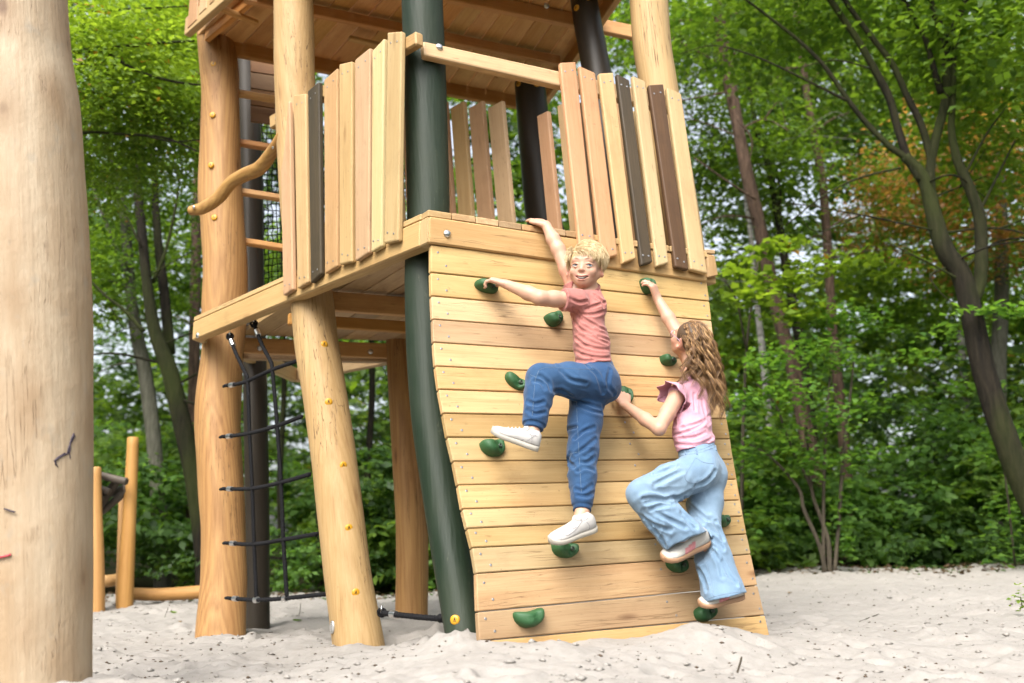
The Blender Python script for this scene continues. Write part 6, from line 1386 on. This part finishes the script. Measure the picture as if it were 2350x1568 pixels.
# glasses
GL = plain('lilac metal frame', (0.42, 0.30, 0.42), 0.3, 0.7)
for s in (-1, 1):
    o = line_tube('glasses_rim', [W(s * .031 + .021 * math.cos(a), .086 - 0.004 * abs(math.cos(a)), .002 + .019 * math.sin(a)) for a in np.linspace(0, 6.283, 17)], .0016, GL, girl, 6, 2)
    line_tube('glasses_temple', [W(s * .052, .082, .008), W(s * .070, .060, .010), W(s * .078, .010, .008), W(s * .079, -.012, .000)], .0017, GL, girl)
line_tube('glasses_bridge', [W(-.010, .087, .004), W(0, .090, .007), W(.010, .087, .004)], .0015, GL, girl)
# top with a frilled sleeve
S = Field(*bounds([g1, g2, gp, Ls, Rs, gn], 0.13), H); lat = nrm(Ls - Rs)
for o in (-.040, 0, .040): S.cone(g1 + lat * o + np.array((0, 0, -.008)), g2 + lat * o, .066, .071, .03); S.cone(g2 + lat * o, gp * .5 + g2 * .5 + lat * o, .071, .076, .03)
S.cone(gn + np.array((0, 0, -.014)), g1, .050, .058, .025); S.cone(g1 * .55 + gn * .45, Ls, .048, .046, .03); S.cone(g1 * .55 + gn * .45, Rs, .048, .042, .03)
ld = nrm(Le - Ls); S.cut(Ls + ld * .020, ld, .075); rd = nrm(Re - Rs); S.cut(Rs + rd * .03, rd, .06)
hem = gp * .56 + g2 * .44; S.cut(hem, (0.25, 0, -1), .16); S.cut(gn + np.array((0, 0, .004)), nrm(gc - gn), .06)
S.warp(folds([(g2 + np.array((.04, -.05, 0)), (0.55, 0, 0.9), .042, .009, .12), (hem, (0.25, 0, 1), .028, .009, .12), (g1 + np.array((.05, -.05, -.03)), (0.6, 0, 0.5), .040, .006, .10), (hem, (1, 0.3, 0), .012, .003, .08)], .006, 21))
creases(S, [[z3g(*p) for p in L] for L in ([(870, 1150), (780, 1250), (640, 1310), (560, 1320)], [(900, 1330), (800, 1390), (680, 1400), (590, 1390)], [(850, 1190), (760, 1235), (640, 1265)], [(590, 1130), (592, 1250)], [(740, 1000), (745, 1130)], [(830, 1300), (740, 1340), (620, 1350)], [(800, 1050), (820, 1150), (860, 1230)])])
PINK = cloth_mat('light pink cotton', (0.62, 0.30, 0.385), (0.68, 0.36, 0.445), 900); field_obj('top', S, PINK, girl)
def frill(s0, ax, r0, r1, w, waves, seed, full=6.283, a0=0.0, lean=None):
    """gathered frill around an arm: rows from the seam out to a wavy edge"""
    ax = nrm(ax); b = nrm(np.cross(ax, (0.3, 0.2, 1))); c = np.cross(ax, b); v = []; f = []; nu, nv = 96, 7
    for i in range(nv):
        t = i / (nv - 1)
        for k in range(nu + 1):
            a = a0 + full * k / nu; wv = math.sin(waves * a + seed) + 0.5 * math.sin(waves * 0.6 * a + 2 * seed); r = r0 + (r1 - r0) * t ** 0.8 + 0.0075 * t * t * wv; l = w * t * (1 + 0.15 * math.cos(waves * a)); p = s0 + ax * l + (b * math.cos(a) + c * math.sin(a)) * r; v.append(V(p + (np.array(lean) * t if lean is not None else 0)))
    for i in range(nv - 1):
        for k in range(nu): q = i * (nu + 1) + k; f.append((q, q + 1, q + nu + 2, q + nu + 1))
    me = pymesh('frill', v, f, True); o = put('frill', me, PINK, girl); colour(me, np.ones((len(me.vertices), 3))); md = o.modifiers.new('thick', 'SOLIDIFY'); md.thickness = 0.002; return o
frill(Ls - ld * .012 + np.array((0, 0, .006)), ld * 0.75 + np.array((-0.5, -0.25, -0.1)), .046, .076, .060, 7, 1.0)
frill(Rs - rd * .005, rd, .042, .054, .03, 7, 2.0)
# flared jeans
Jn = Field(*bounds([gp, g2, Lk, La, Ra, Rk, Lht, Rht], 0.13), H); bt = np.array(J(1628, 1090, .25))
Jn.cone(hem + np.array((.006, 0, -.004)), gp, .074, .084, .03); Jn.cone(hem + lat * .034, gp + lat * .03, .068, .078, .03); Jn.cone(hem - lat * .03, gp - lat * .03, .068, .078, .03); Jn.ell(bt, (.078, .082, .085), None, .03)
Lf = np.array(J(1568, 1236, .22)); Rf = np.array(J(1661, 1368, .21))
Jn.chain([(Lh, .090), (Lh * .5 + Lk * .5, .084), (Lk, .070)], .025); Jn.chain([(Lk, .070), (Lk * .55 + Lf * .45, .080), (Lf, .094), (Lf + (Lf - Lk) * .12, .096)], .02)
Jn.chain([(Rh, .084), (Rh * .45 + Rk * .55, .078), (Rk, .070), (Rk * .5 + Rf * .5, .080), (Rf, .092), (Rf + (Rf - Rk) * .1, .094)], .02)
Jn.cut(Lf + np.array((0, 0, -.014)), nrm(np.array((0.42, -0.1, -1))), .13); Jn.cut(Rf + np.array((0, 0, -.006)), nrm(np.array((0.24, -0.1, -1))), .13); Jn.cut(hem + np.array((0, 0, .004)), (-0.25, 0, 1), .16)
Jn.warp(folds([(Lk + np.array((.10, -.05, -.03)), (-0.15, 0, 1), .030, .017, .10), (Lk * .4 + Lf * .6, (0.85, 0, -0.35), .050, .014, .13), (Lh * .5 + Lk * .5, (0.4, 0, 1), .050, .009, .12), (Lf, (1, 0, 0.3), .042, .012, .10), (Rk, (0.6, 0, 0.5), .044, .014, .13), (Rk * .5 + Rf * .5, (1, 0, 0.2), .048, .014, .14), (Rf, (1, 0, 0.1), .042, .012, .10), (bt + np.array((0, 0, -.08)), (-0.3, 0, 1), .032, .008, .09)], .007, 33))
creases(Jn, [[z4g(*p) for p in L] for L in ([(510, 562), (430, 540), (340, 560)], [(535, 572), (450, 585), (380, 605)], [(480, 545), (400, 528), (320, 530)], [(600, 330), (500, 380), (400, 430)], [(660, 480), (560, 520), (480, 540)], [(560, 560), (640, 660), (700, 720)], [(300, 650), (400, 720), (520, 760)], [(350, 700), (440, 800), (480, 870)], [(600, 640), (660, 720), (700, 745)], [(620, 520), (680, 600), (780, 680), (850, 700)], [(640, 570), (700, 650), (760, 700)], [(820, 680), (870, 760), (900, 830)], [(780, 800), (850, 840), (900, 900)], [(900, 1000), (950, 1100), (1000, 1160)], [(700, 1010), (760, 1100), (785, 1200)], [(560, 290), (480, 330), (400, 350)], [(700, 430), (780, 400), (840, 330)], [(820, 900), (880, 1000), (900, 1100)], [(420, 640), (520, 690), (620, 740)])], 0.010, 0.0085)
LIGHT = cloth_mat('washed light denim', (0.145, 0.250, 0.385), (0.225, 0.335, 0.460), 1100)
field_obj('jeans', Jn, LIGHT, girl, denim_fade([(bt + np.array((0, -.07, -.01)), .09), (Lh * .5 + Lk * .5 + np.array((0, -.08, .02)), .10), (Lk, .08), (Rk + np.array((0, -.06, .03)), .08)], 0.32))
def onto(o, pts, r, mat, name='seam', par=girl):
    """lay a line of stitching on an object's surface, along the line of sight"""
    me = o.data; from mathutils.bvhtree import BVHTree
    M4 = wmat(o)
    key = o.name
    if key not in _bvh: _bvh[key] = BVHTree.FromPolygons([M4 @ p.co for p in me.vertices], [tuple(p.vertices) for p in me.polygons])
    out = []
    sp = smooth_path([(a, b, 0) for a, b in pts], 5) if len(pts) > 2 else [lerp(np.array((*pts[0], 0.)), np.array((*pts[1], 0.)), t) for t in np.linspace(0, 1, 8)]
    for q in sp:
        h = _bvh[key].ray_cast(CAMP, ray(q[0], q[1]).normalized())
        if h[0] is not None: out.append(h[0] + h[1] * r * 0.4)
    if len(out) > 2: v, f = tube_arrays(out, r, 5); put(name, pymesh(name, v, f, True), mat, par)
_bvh = {}
LACE_G = plain('pale grey trim', (0.24, 0.235, 0.245), 0.6)
gj = [c for c in girl.children if c.name.startswith('jeans')][0]; bj = jeans
for L in ([(630, 345), (690, 250), (705, 232), (760, 262), (838, 275)], [(630, 345), (622, 370), (645, 405), (715, 408), (800, 350), (838, 275)], [(540, 200), (640, 185), (740, 170), (840, 130), (880, 150)], [(545, 222), (640, 208), (740, 190), (845, 150)], [(745, 915), (780, 1010), (810, 1120), (835, 1250)], [(490, 935), (560, 905), (650, 850), (745, 770)], [(770, 1275), (850, 1245), (950, 1225), (1045, 1212)], [(845, 190), (840, 280), (800, 380)], [(880, 270), (850, 360), (830, 420)], [(580, 270), (560, 300)]): onto(gj, [z4g(*p) for p in L], .0012, STITCH_L)
for L in ([(500, 160), (560, 145), (680, 150), (800, 158), (900, 155)], [(500, 165), (475, 230), (465, 330), (455, 480)], [(760, 380), (765, 520), (775, 700), (785, 880), (795, 1030)], [(605, 90), (612, 140)], [(700, 570), (755, 555)], [(708, 745), (765, 730)], [(440, 195), (480, 212)], [(810, 120), (850, 130), (875, 160)]): onto(bj, [z2b(*p) for p in L], .0009, STITCH, par=boy)
for x in (625, 708, 846): onto(gj, [z4g(x, 165 if x < 800 else 125), z4g(x + 6, 208 if x < 800 else 178)], .003, LIGHT, 'belt_loop')
for c in girl.children:
    if c.name.startswith('belt_loop'): colour(c.data, np.full((len(c.data.vertices), 3), 0.85))
for o, L in ((shL, [(318, 655), (345, 690), (400, 665), (478, 612)]), (shL, [(318, 655), (350, 660), (395, 640)]), (shR, [(668, 1300), (700, 1305), (755, 1265), (800, 1205)]), (shR, [(668, 1300), (690, 1270), (720, 1255)])): onto(o, [z2b(*p) for p in L], .0011, LACE_G, 'side_mark', o)
for o, LL in ((shL, ([(215, 548), (232, 585), (240, 618)], [(388, 545), (420, 600), (488, 622)], [(440, 600), (452, 640), (446, 680)], [(172, 582), (250, 640), (380, 682), (486, 690)], [(255, 560), (300, 590), (340, 585)])), (shR, ([(640, 1292), (655, 1315), (650, 1345)], [(845, 1185), (800, 1205), (740, 1195)], [(830, 1212), (850, 1240), (848, 1262)], [(575, 1345), (700, 1335), (890, 1262)], [(690, 1240), (720, 1260), (760, 1250)]))):
    for L in LL: onto(o, [z2b(*p) for p in L], .0009, LACE_G, 'seam', o)
# shoes
shoe('shoe', Lht, Ltt, V((0.40, -0.30, 0.9)), girl, (GREYW, GUM, LACE), 1.0, 1.0, PINKS, False); shoe('shoe', Rht, Rtt, V((0.22, -0.35, 1)), girl, (GREYW, GUM, LACE), 1.0, 1.05, PINKS, False)
def nrm1(v): return v / (np.linalg.norm(v, axis=1, keepdims=True) + 1e-9)
# long curly hair
HG = hair_mat('brown curly hair', (0.115, 0.058, 0.024), (0.270, 0.145, 0.060), (0.56, 0.34, 0.15))
hs = Field(gc - .17, gc + .17, 0.004); hs.ell(W(0, -.022, .030), (.077, .0905, .0765), A3); hs.ell(W(0, .100, -.030), (.09, .082, .090), A3, .012, True)
for s in (-1, 1): hs.ell(W(s * .085, .004, -.014), (.018, .022, .034), A3, .006, True)
field_obj('hair_cap', hs, plain('brown hair base', (0.085, 0.050, 0.026), 0.6), girl)
def girl_hair():
    rs = np.random.RandomState(8)
    def scalp(n):
        u = rs.normal(size=(n * 4, 3)); u /= np.linalg.norm(u, axis=1, keepdims=True); lim = np.where(u[:, 1] > 0.35, 0.55, np.where(u[:, 1] > 0.0, 0.10, -0.65)); return u[u[:, 2] > lim][:n]
    K = 80; ul = scalp(K); u = scalp(1500); n = len(u); lock = (u @ ul.T).argmax(1); u = nrm1(u * 0.45 + ul[lock] * 0.55); R = np.array((.0775, .0910, .0770)); C0 = np.array((0, -.022, .030)); m = 50; t = np.linspace(0, 1, m)
    A_ = np.array(A3); root = gc + ((u * R + C0) @ A_) * .955; rl = gc + ((ul * R + C0) @ A_) * .955; P = np.zeros((n, m, 3))
    # where each lock ends: behind the shoulder, spread to the right
    side = ((rl - gc)[:, 0] + 0.06) / 0.14; ex = 1586 + 62 * np.clip(side, -0.15, 1.1) + rs.normal(size=K) * 9; ey = 882 + 48 * np.clip(side, 0, 1) + rs.normal(size=K) * 18 - 45 * (rs.rand(K) < 0.3); few = rs.rand(K) < 0.08
    ex = np.where(few, 1540 + 45 * rs.rand(K), ex); ey = np.where(few, 888 + 18 * rs.rand(K), ey)
    el = np.array([J(a, b, 0.31 + 0.045 * c) for a, b, c in zip(ex, ey, rs.normal(size=K))]); end = el[lock] + rs.normal(size=(n, 3)) * .006
    hn_ = nrm1(root - gc - (C0 @ A_) * .955); back = -np.array(gf) * 0.6 + np.array((0.1, -0.1, -0.8)); tang = nrm1(back - hn_ * (hn_ @ back)[:, None])
    c1 = root + tang * .07 + hn_ * .018; c2 = end * .42 + root * .58 + hn_ * .022 + np.array((0.004, -0.012, 0.012))
    for k, tt in enumerate(t): P[:, k] = (1 - tt) ** 3 * root + (3 * (1 - tt) ** 2 * tt) * c1 + (3 * (1 - tt) * tt ** 2) * c2 + tt ** 3 * end
    q = ((P - gc) @ A_.T / .955 - C0) / R; s = np.linalg.norm(q, axis=2); fix = np.where(s < 1.0, 1.0 / np.maximum(s, .3), 1.0)[..., None]; P = gc + ((q * fix * R + C0) @ A_) * .955
    ph = lock * 2.4 + rs.normal(size=n) * 0.22; fr = 2.8 + 1.4 * ((lock * 7) % 10) / 10; amp = np.clip((t[None] - 0.12) * 1.7, 0, 1) ** 1.1 * (.0125 + .0060 * ((lock * 13) % 7) / 7)[:, None]; a = 6.283 * fr[:, None] * t[None] ** 1.1 + ph[:, None]
    P[..., 0] += amp * np.cos(a); P[..., 1] += amp * 0.9 * np.sin(a); P[..., 2] += amp * 0.30 * np.sin(a * 2)
    rad = (.00115 * (0.6 + 0.7 * rs.rand(n, 1))) * np.clip(1.25 - t[None] ** 3 * 1.0, .2, 1); v, f = tubes_np(P, rad, 3); tag(put('hair', npmesh('hair', v, f, True), HG, girl), kind='stuff')
    # two plaits drawn back from the temples to the crown
    for sgn in (1,):
        base = [np.array((.030 * sgn, .055, .085)), np.array((.040 * sgn, .010, .103)), np.array((.036 * sgn, -.045, .098)), np.array((.02 * sgn, -.090, .070))]; sp = smooth_path(base, 8)
        for k in range(3):
            pa = [gc + ((np.array(p) + np.array((math.cos(i * 0.9 + k * 2.094), 0, 0.5 * math.sin(i * 1.8 + k * 4.19))) * .0052) @ np.array(A3)) * .955 for i, p in enumerate(sp)]; line_tube('plait', pa, .0046, HG, girl, 6, 2)
girl_hair()
for o in bpy.data.objects:
    if '_w' in o: del o['_w']
